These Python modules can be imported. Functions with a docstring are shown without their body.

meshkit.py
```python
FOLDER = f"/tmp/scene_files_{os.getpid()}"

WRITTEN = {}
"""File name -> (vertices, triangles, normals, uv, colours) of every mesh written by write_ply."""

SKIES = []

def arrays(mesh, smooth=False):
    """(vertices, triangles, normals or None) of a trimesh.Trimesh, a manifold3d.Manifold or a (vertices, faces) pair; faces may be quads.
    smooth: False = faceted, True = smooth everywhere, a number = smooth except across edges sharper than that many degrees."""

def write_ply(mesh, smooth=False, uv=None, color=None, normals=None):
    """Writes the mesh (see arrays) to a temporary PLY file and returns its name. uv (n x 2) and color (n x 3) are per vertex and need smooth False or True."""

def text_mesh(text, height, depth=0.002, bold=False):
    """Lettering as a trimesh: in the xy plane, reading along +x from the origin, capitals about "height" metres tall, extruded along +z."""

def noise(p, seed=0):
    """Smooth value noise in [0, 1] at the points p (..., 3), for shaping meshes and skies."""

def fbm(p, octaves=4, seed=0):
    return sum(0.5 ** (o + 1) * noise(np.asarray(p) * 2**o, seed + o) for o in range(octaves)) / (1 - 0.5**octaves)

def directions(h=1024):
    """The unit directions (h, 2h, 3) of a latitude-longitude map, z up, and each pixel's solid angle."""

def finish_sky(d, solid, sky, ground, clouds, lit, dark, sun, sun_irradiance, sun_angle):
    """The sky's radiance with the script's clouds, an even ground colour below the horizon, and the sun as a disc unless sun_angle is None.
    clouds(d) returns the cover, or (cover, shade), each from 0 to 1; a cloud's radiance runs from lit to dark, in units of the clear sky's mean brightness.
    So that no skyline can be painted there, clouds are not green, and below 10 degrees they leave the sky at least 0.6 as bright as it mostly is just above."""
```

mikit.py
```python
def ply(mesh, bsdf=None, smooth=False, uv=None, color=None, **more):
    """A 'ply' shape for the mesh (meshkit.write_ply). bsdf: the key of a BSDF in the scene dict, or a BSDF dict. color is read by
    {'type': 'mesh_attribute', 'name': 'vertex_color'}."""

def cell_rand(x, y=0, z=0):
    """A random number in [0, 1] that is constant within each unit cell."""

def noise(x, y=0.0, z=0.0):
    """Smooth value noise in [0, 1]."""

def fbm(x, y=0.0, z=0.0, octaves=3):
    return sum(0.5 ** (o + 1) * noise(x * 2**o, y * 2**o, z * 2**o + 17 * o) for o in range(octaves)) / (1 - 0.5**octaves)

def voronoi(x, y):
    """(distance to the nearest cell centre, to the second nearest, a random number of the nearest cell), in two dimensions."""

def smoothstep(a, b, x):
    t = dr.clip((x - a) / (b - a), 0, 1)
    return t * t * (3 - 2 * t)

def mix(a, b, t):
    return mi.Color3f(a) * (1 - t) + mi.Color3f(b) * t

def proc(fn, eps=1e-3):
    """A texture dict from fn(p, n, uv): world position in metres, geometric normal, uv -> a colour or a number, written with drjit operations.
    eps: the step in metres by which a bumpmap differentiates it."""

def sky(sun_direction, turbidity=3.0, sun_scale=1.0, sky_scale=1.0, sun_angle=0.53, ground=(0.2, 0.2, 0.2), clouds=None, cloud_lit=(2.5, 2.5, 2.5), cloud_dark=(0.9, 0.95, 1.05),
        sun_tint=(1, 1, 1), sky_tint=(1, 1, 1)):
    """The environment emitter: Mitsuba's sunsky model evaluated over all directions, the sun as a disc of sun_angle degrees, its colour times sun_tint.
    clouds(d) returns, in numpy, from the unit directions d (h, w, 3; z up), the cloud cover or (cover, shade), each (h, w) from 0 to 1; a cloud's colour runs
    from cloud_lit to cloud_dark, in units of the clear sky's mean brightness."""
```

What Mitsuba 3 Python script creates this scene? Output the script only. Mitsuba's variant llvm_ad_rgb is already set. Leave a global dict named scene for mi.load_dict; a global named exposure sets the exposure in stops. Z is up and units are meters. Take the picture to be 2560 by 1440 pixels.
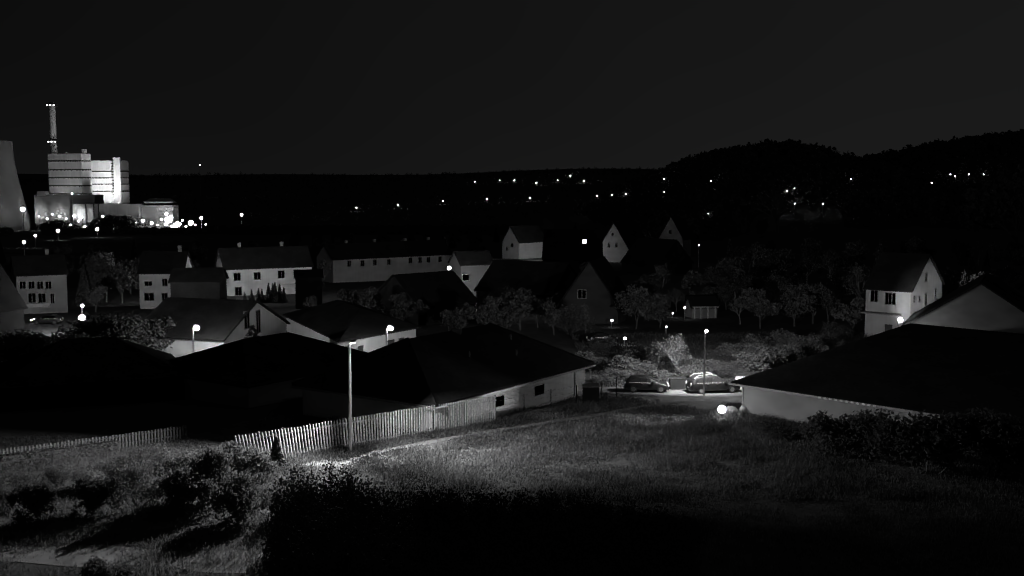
import math, random
import numpy as np, trimesh, mitsuba as mi, mikit, meshkit
from mitsuba import ScalarTransform4f as T
from mikit import proc, fbm, noise, voronoi, smoothstep, mix
import drjit as dr

random.seed(7)
RNG = np.random.default_rng(7)
scene, labels = {}, {}

# ------------------------------------------------------------------ camera, sky, exposure
F, PITCH, H = 2745.0, math.atan(270 / 2745.0), 16.5
FW = np.array([0, math.cos(PITCH), -math.sin(PITCH)]); UP = np.array([0, math.sin(PITCH), math.cos(PITCH)])
EYE = np.array([0, 0, H])
scene['camera'] = {'type': 'perspective', 'fov': math.degrees(2 * math.atan(1280 / F)), 'fov_axis': 'x',
                   'near_clip': 0.5, 'far_clip': 30000.0,
                   'to_world': T().look_at(origin=EYE.tolist(), target=(EYE + FW).tolist(), up=[0, 0, 1])}


def night_clouds(d):
    # an unbroken low cloud deck, a little brighter towards the towns in the north-east
    n = meshkit.fbm(d * 2.3 + 5.0, 3)
    shade = np.clip(0.66 - 0.62 * d[..., 0] - 0.32 * d[..., 1] * np.exp(-8 * np.abs(d[..., 2])) + 0.35 * (n - 0.5), 0, 1)
    return np.ones(shade.shape), shade


scene['sky'] = {**mikit.sky([0.3, -0.8, 0.05], turbidity=3, sun_scale=0.0, sky_scale=0.25, ground=(0.02, 0.02, 0.02),
                            clouds=night_clouds, cloud_lit=(1.85, 1.85, 1.85), cloud_dark=(0.35, 0.35, 0.35)), 'sampling_weight': 1.5}
labels['sky'] = {'kind': 'structure'}
exposure = 0.0


# ------------------------------------------------------------------ survey helpers (a sight line of the camera meets the ground or a distance)
def ray(px, py): return np.array([(px - 1280) / F, 0, 0]) + FW - UP * (py - 720) / F
def at(px, py, y): r = ray(px, py); return EYE + r * y / r[1]
def gnd(px, py, h=0.0): r = ray(px, py); return EYE + r * (H - h) / (-r[2] - 0.0318 * r[1])


def sstep(a, b, x): t = np.clip((np.asarray(x, float) - a) / (b - a), 0, 1); return t * t * (3 - 2 * t)


HILL_X = np.array([-9000, 60, 118, 151, 175, 213, 245, 279, 300, 330, 384, 420, 564, 1200, 9000.0])
HILL_Z = np.array([-60, -26, 6, 19, 29, 37, 31, 18, 16, 24, 38, 45, 58, 70, 70.0])


def terrain(x, y):
    x, y = np.asarray(x, float), np.asarray(y, float)
    z = -0.0318 * np.minimum(y, 1250)
    far = sstep(1450, 5200, y) * (84 + 16 * np.sin(x / 700.0 + 1) + 9 * np.sin(x / 260.0))
    z = z + far
    hill = np.interp(x, HILL_X, HILL_Z)
    w = sstep(430, 900, y) * (1 - sstep(1000, 1900, y))
    z = z + w * np.maximum(0, hill - z) * (x > 40)
    z = z + 0.10 * (meshkit.fbm(np.stack([x * 0.35, y * 0.35, x * 0], -1), 3) - 0.5) * (y > 20) * (y < 140)
    return z


def hit(px, py, h=0.0):
    """where a sight line meets the terrain raised by h"""
    r = ray(px, py); t = np.geomspace(20, 9000, 6000)
    p = EYE + r * t[:, None]
    k = np.argmax(p[:, 2] < terrain(p[:, 0], p[:, 1]) + h)
    return p[k]


# ------------------------------------------------------------------ materials: a monochrome night camera sees only greys
def grey(v): return {'type': 'rgb', 'value': [v, v, v]}
def two(b): return {'type': 'twosided', 'bsdf': b}
def matte(fn): return two({'type': 'diffuse', 'reflectance': proc(fn) if callable(fn) else grey(fn)})


def f_plaster(p, n, uv):
    s = fbm(p.x * 0.5, p.y * 0.5, p.z * 0.9, 4)
    drip = noise((p.x + p.y) * 3.0, (p.x - p.y) * 3.0, p.z * 0.25)
    return mi.Color3f(0.60 * (0.80 + 0.28 * s - 0.10 * drip))


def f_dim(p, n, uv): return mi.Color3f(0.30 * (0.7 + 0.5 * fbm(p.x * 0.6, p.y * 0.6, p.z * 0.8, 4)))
def f_roof(p, n, uv):
    c = noise((p.x + p.y) * 4.0, (p.x - p.y) * 4.0, p.z * 6.0)
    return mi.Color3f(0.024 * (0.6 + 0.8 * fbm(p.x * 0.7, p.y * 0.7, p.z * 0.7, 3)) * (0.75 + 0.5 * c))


def f_ground(p, n, uv):
    a = fbm(p.x * 0.16, p.y * 0.16, 0, 4); b = fbm(p.x * 1.6, p.y * 1.6, 2, 3)
    return mi.Color3f(0.10 * (0.45 + 0.7 * a + 0.55 * b))


def f_track(p, n, uv): return mi.Color3f(0.15 * (0.6 + 0.8 * fbm(p.x * 1.3, p.y * 1.3, 0, 4)))
def f_asphalt(p, n, uv): return mi.Color3f(0.10 * (0.7 + 0.6 * fbm(p.x * 1.1, p.y * 1.1, 0, 4)))
def f_clad(p, n, uv):
    rib = noise((p.x * 0.94 + p.y * 0.34) * 0.9, 0, p.z * 0.05)
    return mi.Color3f(0.50 * (0.86 + 0.18 * rib + 0.10 * fbm(p.x * 0.05, p.y * 0.05, p.z * 0.12, 3)))


def f_concrete(p, n, uv): return mi.Color3f(0.42 * (0.75 + 0.5 * fbm(p.x * 0.06, p.y * 0.06, p.z * 0.03, 4)))
def f_leaf(p, n, uv): return mi.Color3f(0.11 * (0.45 + 1.1 * noise(p.x * 1.7, p.y * 1.7, p.z * 1.7)))
def f_grass(p, n, uv): return mi.Color3f(0.13 * (0.1 + 1.3 * fbm(p.x * 0.32, p.y * 0.32, 0, 4) + 0.2 * noise(p.x * 9, p.y * 9, 1)))
def f_bramble(p, n, uv): return mi.Color3f(0.085 * (0.7 + 0.6 * fbm(p.x * 0.5, p.y * 0.5, p.z * 0.5, 2)))
def f_slat(p, n, uv): return mi.Color3f(0.50 * (0.65 + 0.6 * noise(p.x * 7, p.y * 7, p.z * 0.8)))


M = {
    'plaster': matte(f_plaster), 'plaster_dim': matte(f_dim), 'roofing': matte(f_roof), 'soil': matte(f_ground), 'track': matte(f_track),
    'asphalt': matte(f_asphalt), 'cladding': matte(f_clad), 'concrete': matte(f_concrete), 'leafage': matte(f_leaf), 'grassblade': {'type': 'principledthin', 'base_color': proc(f_grass), 'roughness': 0.8, 'diff_trans': 0.9, 'spec_trans': 0.0},
    'softleaf': {'type': 'principledthin', 'base_color': grey(0.09), 'roughness': 0.8, 'diff_trans': 1.0, 'spec_trans': 0.0},
    'paleleaf': {'type': 'principledthin', 'base_color': grey(0.15), 'roughness': 0.8, 'diff_trans': 1.0, 'spec_trans': 0.0}, 'bramble': matte(f_bramble),
    'satin': two({'type': 'principled', 'base_color': grey(0.75), 'roughness': 0.5, 'metallic': 0.35}), 'litground': matte(lambda p, n, uv: mi.Color3f(0.30 * (0.6 + 0.8 * fbm(p.x * 0.9, p.y * 0.9, 0, 4)))),
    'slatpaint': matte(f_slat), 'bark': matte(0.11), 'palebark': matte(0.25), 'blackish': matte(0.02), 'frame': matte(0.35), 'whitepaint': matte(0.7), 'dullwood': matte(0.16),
    'pane': {'type': 'principled', 'base_color': grey(0.015), 'roughness': 0.12, 'specular': 0.5},
    'polemetal': two({'type': 'principled', 'base_color': grey(0.42), 'roughness': 0.45, 'metallic': 0.2}),
    'darkmetal': two({'type': 'principled', 'base_color': grey(0.04), 'roughness': 0.5}),
    'darkpaint': two({'type': 'principled', 'base_color': grey(0.010), 'roughness': 0.35, 'clearcoat': 1.0, 'clearcoat_gloss': 0.80, 'specular': 0.3}),
    'palepaint': two({'type': 'principled', 'base_color': grey(0.6), 'roughness': 0.35, 'clearcoat': 0.6}),
    'chrome': two({'type': 'principled', 'base_color': grey(0.7), 'roughness': 0.25, 'metallic': 1.0}),
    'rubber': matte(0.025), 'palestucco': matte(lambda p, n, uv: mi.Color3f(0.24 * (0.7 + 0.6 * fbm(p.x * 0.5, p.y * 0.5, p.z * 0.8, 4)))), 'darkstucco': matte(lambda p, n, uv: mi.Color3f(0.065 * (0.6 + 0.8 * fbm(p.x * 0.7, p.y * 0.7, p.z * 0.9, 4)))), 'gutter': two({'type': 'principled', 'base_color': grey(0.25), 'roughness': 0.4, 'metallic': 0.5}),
}
for k, v in M.items(): scene['mat_' + k] = v


# ------------------------------------------------------------------ mesh and naming helpers
def frame2(rot): c, s = math.cos(rot), math.sin(rot); return np.array([[c, -s, 0], [s, c, 0], [0, 0, 1.0]])


class MB:
    def __init__(self): self.v, self.f, self.n = [], [], 0
    def add(self, v, f):
        v = np.asarray(v, float); f = np.asarray(f, int)
        if f.shape[1] == 4: f = np.vstack([f[:, [0, 1, 2]], f[:, [0, 2, 3]]])
        self.v.append(v); self.f.append(f + self.n); self.n += len(v); return self
    def box(self, lo, hi, R=None, o=(0, 0, 0)):
        x0, y0, z0 = lo; x1, y1, z1 = hi
        v = np.array([[x0, y0, z0], [x1, y0, z0], [x1, y1, z0], [x0, y1, z0], [x0, y0, z1], [x1, y0, z1], [x1, y1, z1], [x0, y1, z1]], float)
        if R is not None: v = v @ R.T
        return self.add(v + np.asarray(o, float), [[0, 3, 2, 1], [4, 5, 6, 7], [0, 1, 5, 4], [1, 2, 6, 5], [2, 3, 7, 6], [3, 0, 4, 7]])
    def hexa(self, lo4, hi4):
        return self.add(list(lo4) + list(hi4), [[0, 3, 2, 1], [4, 5, 6, 7], [0, 1, 5, 4], [1, 2, 6, 5], [2, 3, 7, 6], [3, 0, 4, 7]])
    def tube(self, pts, rad, k=8):
        pts = np.asarray(pts, float); rad = np.broadcast_to(np.asarray(rad, float), (len(pts),))
        rings = []
        for i, p in enumerate(pts):
            d = pts[min(i + 1, len(pts) - 1)] - pts[max(i - 1, 0)]; d = d / (np.linalg.norm(d) + 1e-9)
            a = np.cross(d, [0, 0, 1] if abs(d[2]) < 0.9 else [1, 0, 0]); a /= np.linalg.norm(a); b = np.cross(d, a)
            th = np.arange(k) * 2 * np.pi / k
            rings.append(p + rad[i] * (np.cos(th)[:, None] * a + np.sin(th)[:, None] * b))
        v = np.vstack(rings + [pts[:1], pts[-1:]]); f = []
        for i in range(len(pts) - 1):
            for j in range(k):
                a0, a1 = i * k + j, i * k + (j + 1) % k
                f += [[a0, a1, a1 + k], [a0, a1 + k, a0 + k]]
        n = len(pts) * k
        for j in range(k): f += [[n, (j + 1) % k, j], [n + 1, n - k + j, n - k + (j + 1) % k]]
        return self.add(v, f)
    def mesh(self): return np.vstack(self.v), np.vstack(self.f)
    def put(self, key, mat, smooth=False): return put(key, self.mesh(), mat, smooth)


def put(key, mesh, mat, smooth=False, **more):
    base, n = key, 0
    while key in scene: n += 1; key = f'{base}_{n:03d}'
    scene[key] = mikit.ply(mesh, 'mat_' + mat, smooth=smooth, **more)
    return key


USED = set()


def thing(name, label, cat, group=None):
    key, n = name, 0
    while key in USED: n += 1; key = f'{name}_{n:03d}'
    USED.add(key); labels[key] = {'label': label, 'category': cat}
    if group: labels[key]['group'] = group
    return key


def sphere_mesh(c, r, sub=2, scale=(1, 1, 1)):
    m = trimesh.creation.icosphere(subdivisions=sub, radius=r)
    return np.asarray(m.vertices) * scale + np.asarray(c), np.asarray(m.faces)


def glow(key, center, r, radiance, w):
    scene[key] = {'type': 'sphere', 'center': [float(c) for c in center], 'radius': float(r), 'bsdf': {'type': 'ref', 'id': 'mat_frame'},
                  'emitter': {'type': 'area', 'radiance': grey(float(radiance)), 'sampling_weight': float(w)}}


def spot(key, o, tgt, inten, cut=80.0, beam=None, w=1.0):
    up = [0, 1, 0.01] if abs(np.asarray(tgt, float)[2] - o[2]) > 0.9 * np.linalg.norm(np.asarray(tgt, float) - o) else [0, 0, 1]
    scene[key] = {'type': 'spot', 'to_world': T().look_at(origin=[float(a) for a in o], target=[float(a) for a in tgt], up=up),
                  'intensity': grey(float(inten)), 'cutoff_angle': cut, 'beam_width': beam or cut * 0.8, 'sampling_weight': float(w)}


# ------------------------------------------------------------------ ground
def sheet(ys, xs_of, dz=0.0):
    X, Y = np.meshgrid(np.linspace(-1, 1, xs_of), ys)
    return X, Y


ys = np.concatenate([np.linspace(-80, 38, 24), np.arange(40, 125, 0.6), np.geomspace(125, 12000, 170)])
tt = np.linspace(-1, 1, 241); tt = np.sign(tt) * np.abs(tt) ** 1.15
XX = tt[None, :] * (75 + 0.62 * np.maximum(ys, 0))[:, None]; YY = np.repeat(ys[:, None], 241, 1)
ZZ = terrain(XX, YY)
nr, nc = XX.shape
idx = np.arange(nr * nc).reshape(nr, nc)
q = np.stack([idx[:-1, :-1], idx[:-1, 1:], idx[1:, 1:], idx[1:, :-1]], -1).reshape(-1, 4)
put('ground', (np.stack([XX, YY, ZZ], -1).reshape(-1, 3), q), 'soil', True)
labels['ground'] = {'kind': 'structure'}


def strip(key, pts, width, mat, dz, n=60):
    pts = np.asarray(pts, float)[:, :2]; s = np.r_[0, np.cumsum(np.linalg.norm(np.diff(pts, axis=0), axis=1))]
    t = np.linspace(0, s[-1], n); c = np.stack([np.interp(t, s, pts[:, i]) for i in (0, 1)], 1)
    for _ in range(4): c[1:-1] = (c[:-2] + c[2:] + 2 * c[1:-1]) / 4
    d = np.gradient(c, axis=0); d /= np.linalg.norm(d, axis=1)[:, None]; nrm = np.stack([-d[:, 1], d[:, 0]], 1)
    k = 7; u = np.linspace(-0.5, 0.5, k)
    wob = 1 + 0.18 * np.sin(t * 0.9)[:, None]
    P = c[:, None, :] + nrm[:, None, :] * (u[None, :, None] * width * wob[..., None])
    Z = terrain(P[..., 0], P[..., 1]) + dz
    v = np.concatenate([P, Z[..., None]], -1).reshape(-1, 3); i = np.arange(n * k).reshape(n, k)
    put(key, (v, np.stack([i[:-1, :-1], i[1:, :-1], i[1:, 1:], i[:-1, 1:]], -1).reshape(-1, 4)), mat, True)
    labels[key] = {'kind': 'structure'}


strip('path', [gnd(858, 1162), gnd(930, 1135), gnd(1100, 1100), gnd(1260, 1074), gnd(1480, 1040), gnd(1640, 1012)], 0.9, 'track', 0.035)
strip('driveway', [gnd(1560, 1004), gnd(1660, 998), gnd(1770, 996), gnd(1880, 996), gnd(2010, 1000)], 3.4, 'track', 0.03)
strip('road', [gnd(-200, 830), gnd(60, 806), gnd(180, 800), gnd(330, 778), gnd(420, 766)], 7.5, 'asphalt', 0.03)
strip('lit_streak', [gnd(-60, 1338), gnd(100, 1332), gnd(260, 1328), gnd(420, 1318), gnd(560, 1293), gnd(720, 1272)], 0.8, 'track', 0.03)  # paler strip that paints in a lit streak across the slope
strip('lit_ground_strip', [gnd(-220, 1388), gnd(0, 1386), gnd(160, 1387), gnd(330, 1394), gnd(640, 1408)], 2.8, 'litground', 0.025)  # pale colour laid here in place of lamp light on the ground
strip('yard', [gnd(380, 905), gnd(540, 885), gnd(640, 868), gnd(760, 890), gnd(1000, 880)], 14.0, 'asphalt', 0.02)


# ------------------------------------------------------------------ houses
def roof_slab(p0, p1, p2, p3, th=0.18):
    """slab on a sloped quad p0 p1 (eave) p2 p3 (ridge)"""
    P = np.array([p0, p1, p2, p3], float); n = np.cross(P[1] - P[0], P[3] - P[0]); n /= np.linalg.norm(n)
    if n[2] < 0: n = -n
    return P, P + n * th


class House:
    def __init__(s, key, q, wall='plaster', roof='roofing', over=0.35, z0=None, kind='gable', hip=0.0):
        s.key = key; s.cx, s.cy, s.rot, s.w, s.l, s.he, s.hr = q
        s.z0 = -0.0318 * s.cy if z0 is None else z0; s.R = frame2(s.rot); s.o = np.array([s.cx, s.cy, s.z0])
        w, l, he, hr = s.w / 2, s.l / 2, s.he, s.hr
        W = lambda a, b, z: s.R @ np.array([a, b, z]) + s.o
        s.W = W
        if kind == 'gable':
            v = [W(sa * l, sb * w, z) for sa in (-1, 1) for sb in (-1, 1) for z in (-1.0, he)] + [W(-l, 0, hr), W(l, 0, hr)]
            # 0:(-,-,lo)1:(-,-,hi)2:(-,+,lo)3:(-,+,hi)4:(+,-,lo)5:(+,-,hi)6:(+,+,lo)7:(+,+,hi)8,9 ridge
            f = [[0, 4, 5], [0, 5, 1], [6, 2, 3], [6, 3, 7], [2, 0, 1], [2, 1, 3], [3, 1, 8], [4, 6, 7], [4, 7, 5], [5, 7, 9], [1, 5, 9], [1, 9, 8], [7, 3, 8], [7, 8, 9], [0, 2, 6], [0, 6, 4]]
            put(key + '__wall', (np.array(v), np.array(f)), wall)
            mb = MB(); sl = (hr - he) / w; g = 0.3
            for sb in (-1, 1):
                lo, hi = roof_slab(W(-l - g, sb * (w + over), he - over * sl + 0.03), W(l + g, sb * (w + over), he - over * sl + 0.03), W(l + g, 0, hr + 0.03), W(-l - g, 0, hr + 0.03))
                if sb > 0: lo, hi = lo[::-1], hi[::-1]
                mb.hexa(lo, hi)
            mb.put(key + '__roof', roof)
        else:
            MB().box((-l, -w, -1), (l, w, he), s.R, s.o).put(key + '__wall', wall)
            L, Wd, r = l + over, w + over, max(l - w * (1 - hip), 0.3)
            e = [W(-L, -Wd, he), W(L, -Wd, he), W(L, Wd, he), W(-L, Wd, he)]; t = [W(-r, 0, hr), W(r, 0, hr)]
            e2 = [p - [0, 0, 0.16] for p in e]
            v = np.array(e + t + e2); f = [[0, 1, 5], [0, 5, 4], [2, 3, 4], [2, 4, 5], [1, 2, 5], [3, 0, 4], [6, 9, 8], [6, 8, 7]]
            for i in range(4): j = (i + 1) % 4; f += [[6 + i, 6 + j, j], [6 + i, j, i]]
            put(key + '__roof', (v + [0, 0, 0.17], np.array(f)), roof)
        s.sides = {'front': (np.array([1, 0]), np.array([0, -1]), w), 'back': (np.array([-1, 0]), np.array([0, 1]), w),
                   'left': (np.array([0, -1]), np.array([-1, 0]), l), 'right': (np.array([0, 1]), np.array([1, 0]), l)}

    def on(s, side, px, py):
        """(u, z) where a sight line meets the plane of a wall"""
        t, n, d = s.sides[side]; n3 = s.R @ np.array([n[0], n[1], 0]); t3 = s.R @ np.array([t[0], t[1], 0])
        o = s.o + n3 * d; r = ray(px, py); k = ((o - EYE) @ n3) / (r @ n3); p = EYE + r * k - o
        return p @ t3, p[2]

    def panel(s, side, u0, u1, z0, z1, d0, d1, mb):
        t, n, d = s.sides[side]
        def P(u, z, k): ab = t * u + n * (d + k); return s.R @ np.array([ab[0], ab[1], z]) + s.o
        mb.hexa([P(u0, z0, d0), P(u1, z0, d0), P(u1, z0, d1), P(u0, z0, d1)], [P(u0, z1, d0), P(u1, z1, d0), P(u1, z1, d1), P(u0, z1, d1)]); return mb

    def window(s, side, px, py, w=1.1, h=1.35, frame='frame', pane='pane', bars=1, part='window'):
        u, z = s.on(side, px, py); fw = 0.09
        mb = MB()
        s.panel(side, u - w / 2 - fw, u - w / 2, z - h / 2, z + h / 2, -0.05, 0.05, mb); s.panel(side, u + w / 2, u + w / 2 + fw, z - h / 2, z + h / 2, -0.05, 0.05, mb)
        s.panel(side, u - w / 2 - fw, u + w / 2 + fw, z + h / 2, z + h / 2 + fw, -0.05, 0.052, mb); s.panel(side, u - w / 2 - fw - .05, u + w / 2 + fw + .05, z - h / 2 - fw, z - h / 2, -0.05, 0.09, mb)
        for i in range(bars):
            c = u - w / 2 + w * (i + 1) / (bars + 1); s.panel(side, c - 0.035, c + 0.035, z - h / 2, z + h / 2, -0.05, 0.04, mb)
        k = mb.put(f'{s.key}__{part}', frame)
        s.panel(side, u - w / 2, u + w / 2, z - h / 2, z + h / 2, -0.05, 0.015, MB()).put(f'{k}__pane', pane)
        return k

    def chimney(s, a, b, h=1.0, w=0.6):
        zr = s.he + (s.hr - s.he) * (1 - abs(b) / (s.w / 2))
        mb = MB(); mb.box((a - w / 2, b - w / 2, zr - 1.0), (a + w / 2, b + w / 2, s.hr + h), s.R, s.o).box((a - w / 2 - .06, b - w / 2 - .06, s.hr + h), (a + w / 2 + .06, b + w / 2 + .06, s.hr + h + .12), s.R, s.o)
        mb.put(s.key + '__chimney', 'plaster_dim')

    def door(s, side, px, py, w=1.0, h=2.1):
        u, z = s.on(side, px, py)
        s.panel(side, u - w / 2, u + w / 2, 0.1, h, -0.05, 0.03, MB()).put(s.key + '__door', 'darkmetal')


# row of houses in the middle distance
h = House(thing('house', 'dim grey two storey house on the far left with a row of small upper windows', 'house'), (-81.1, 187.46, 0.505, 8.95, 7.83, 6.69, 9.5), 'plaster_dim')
for px in (57, 79, 100, 121): h.window('front', px, 713, 0.85, 1.15)
for px in (80, 105): h.window('front', px, 745, 1.1, 1.5)
h.window('front', 131, 746, 0.5, 1.6); h.chimney(1.5, 0.8)
u, z = h.on('front', 88, 762)
h.panel('front', u - 2.2, u + 2.2, z - 0.35, z + 0.2, 0, 0.55, MB()).put(h.key + '__ledge', 'plaster')
h = House(thing('house', 'bright white two storey house end left of the tall dark block', 'house'), (-62.2, 196.9, 0.1, 8.9, 7.5, 6.54, 9.9), 'plaster')
h.window('front', 371, 709, 1.2, 0.75); h.window('front', 412, 706, 0.8, 1.2); h.window('front', 373, 742, 1.6, 1.3); h.window('front', 412, 742, 0.9, 1.3)
u, z = h.on('front', 396, 768); h.panel('front', u - 1.3, u + 1.2, z - 0.6, z + 0.15, 0, 0.7, MB()).put(h.key + '__balcony', 'plaster')
h.chimney(2.5, 0)
h = House(thing('house', 'long white house with three square upper windows above the dark conifer hedge', 'house'), (-52.25, 230.64, 0.457, 8.66, 18.23, 5.86, 9.68), 'plaster')
for px, py in ((593, 692), (643, 690), (703, 686)): h.window('front', px, py, 1.3, 1.5)
h.window('front', 596, 728, 1.3, 1.6); h.chimney(4, 0.6); h.chimney(-5, 0.6)
u, z = h.on('front', 717, 714); h.panel('front', u - 1.6, u + 1.6, z - 0.6, z + 0.3, 0, 0.9, MB()).put(h.key + '__balcony', 'plaster')
h = House(thing('terraced_house', 'long dim terraced row with small windows left of the bright round lamp', 'house'), (-32.35, 280.85, 0.624, 9.05, 34.4, 6.16, 9.5), 'plaster')
for px, py in ((873, 659), (906, 658), (937, 656), (972, 655), (1026, 651), (1050, 650), (1071, 649), (1100, 648)): h.window('front', px, py, 0.9, 1.3)
for a in (-11, -3, 6, 13): h.chimney(a, 0.5, 0.8)
h = House(thing('house', 'small dim house wall with a lit window frame right of the bright round lamp', 'house'), (-8.4, 226, 0.35, 8, 7.0, 6.6, 9.0), 'dullwood')
h.window('front', 1164, 694, 1.3, 1.2, frame='whitepaint', bars=0)
h = House(thing('house', 'pale house with a pointed gable and a broad bright side wall in the middle distance', 'house'), (4.66, 421.74, 0.804, 8.91, 14.98, 6.52, 12.38), 'plaster')
h.window('left', 1281, 613, 1.1, 1.4); h.window('left', 1268, 622, .9, 1.3)
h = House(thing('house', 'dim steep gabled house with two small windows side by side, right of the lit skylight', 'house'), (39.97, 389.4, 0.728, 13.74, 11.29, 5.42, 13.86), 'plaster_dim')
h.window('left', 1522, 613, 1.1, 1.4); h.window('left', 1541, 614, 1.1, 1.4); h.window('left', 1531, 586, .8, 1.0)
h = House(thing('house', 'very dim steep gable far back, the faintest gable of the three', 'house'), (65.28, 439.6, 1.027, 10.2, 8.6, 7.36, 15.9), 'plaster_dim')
h.window('left', 1676, 580, 1.1, 1.4)
h = House(thing('house', 'tall white house with a steep gable beyond the wide black roof', 'house'), (54.26, 150.86, -0.667, 13.27, 6.02, 6.78, 11.13), 'plaster')
h.window('front', 2186, 740, 0.9, 1.5); h.window('front', 2226, 747, 1.3, 1.5, bars=2)
h.window('right', 2315, 693, 0.8, 1.1); h.window('right', 2338, 734, 0.6, 1.3); h.window('right', 2314, 748, 0.75, 1.5); h.window('right', 2285, 748, .5, .8); h.window('right', 2298, 748, .5, .7)
h.door('front', 2222, 806)
# porch roof on its front
u, z = h.on('front', 2212, 782)
h.panel('front', u - 2.9, u + 2.2, z - 0.1, z + 0.06, 0, 1.6, MB()).put(h.key + '__porch_roof', 'plaster_dim')
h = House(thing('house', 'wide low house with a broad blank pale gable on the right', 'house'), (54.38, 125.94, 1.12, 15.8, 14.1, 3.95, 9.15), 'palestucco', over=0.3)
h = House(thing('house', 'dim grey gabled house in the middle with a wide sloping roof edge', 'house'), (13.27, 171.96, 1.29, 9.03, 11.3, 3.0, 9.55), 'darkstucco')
h.window('left', 1455, 735, 1.2, 1.2)
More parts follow.
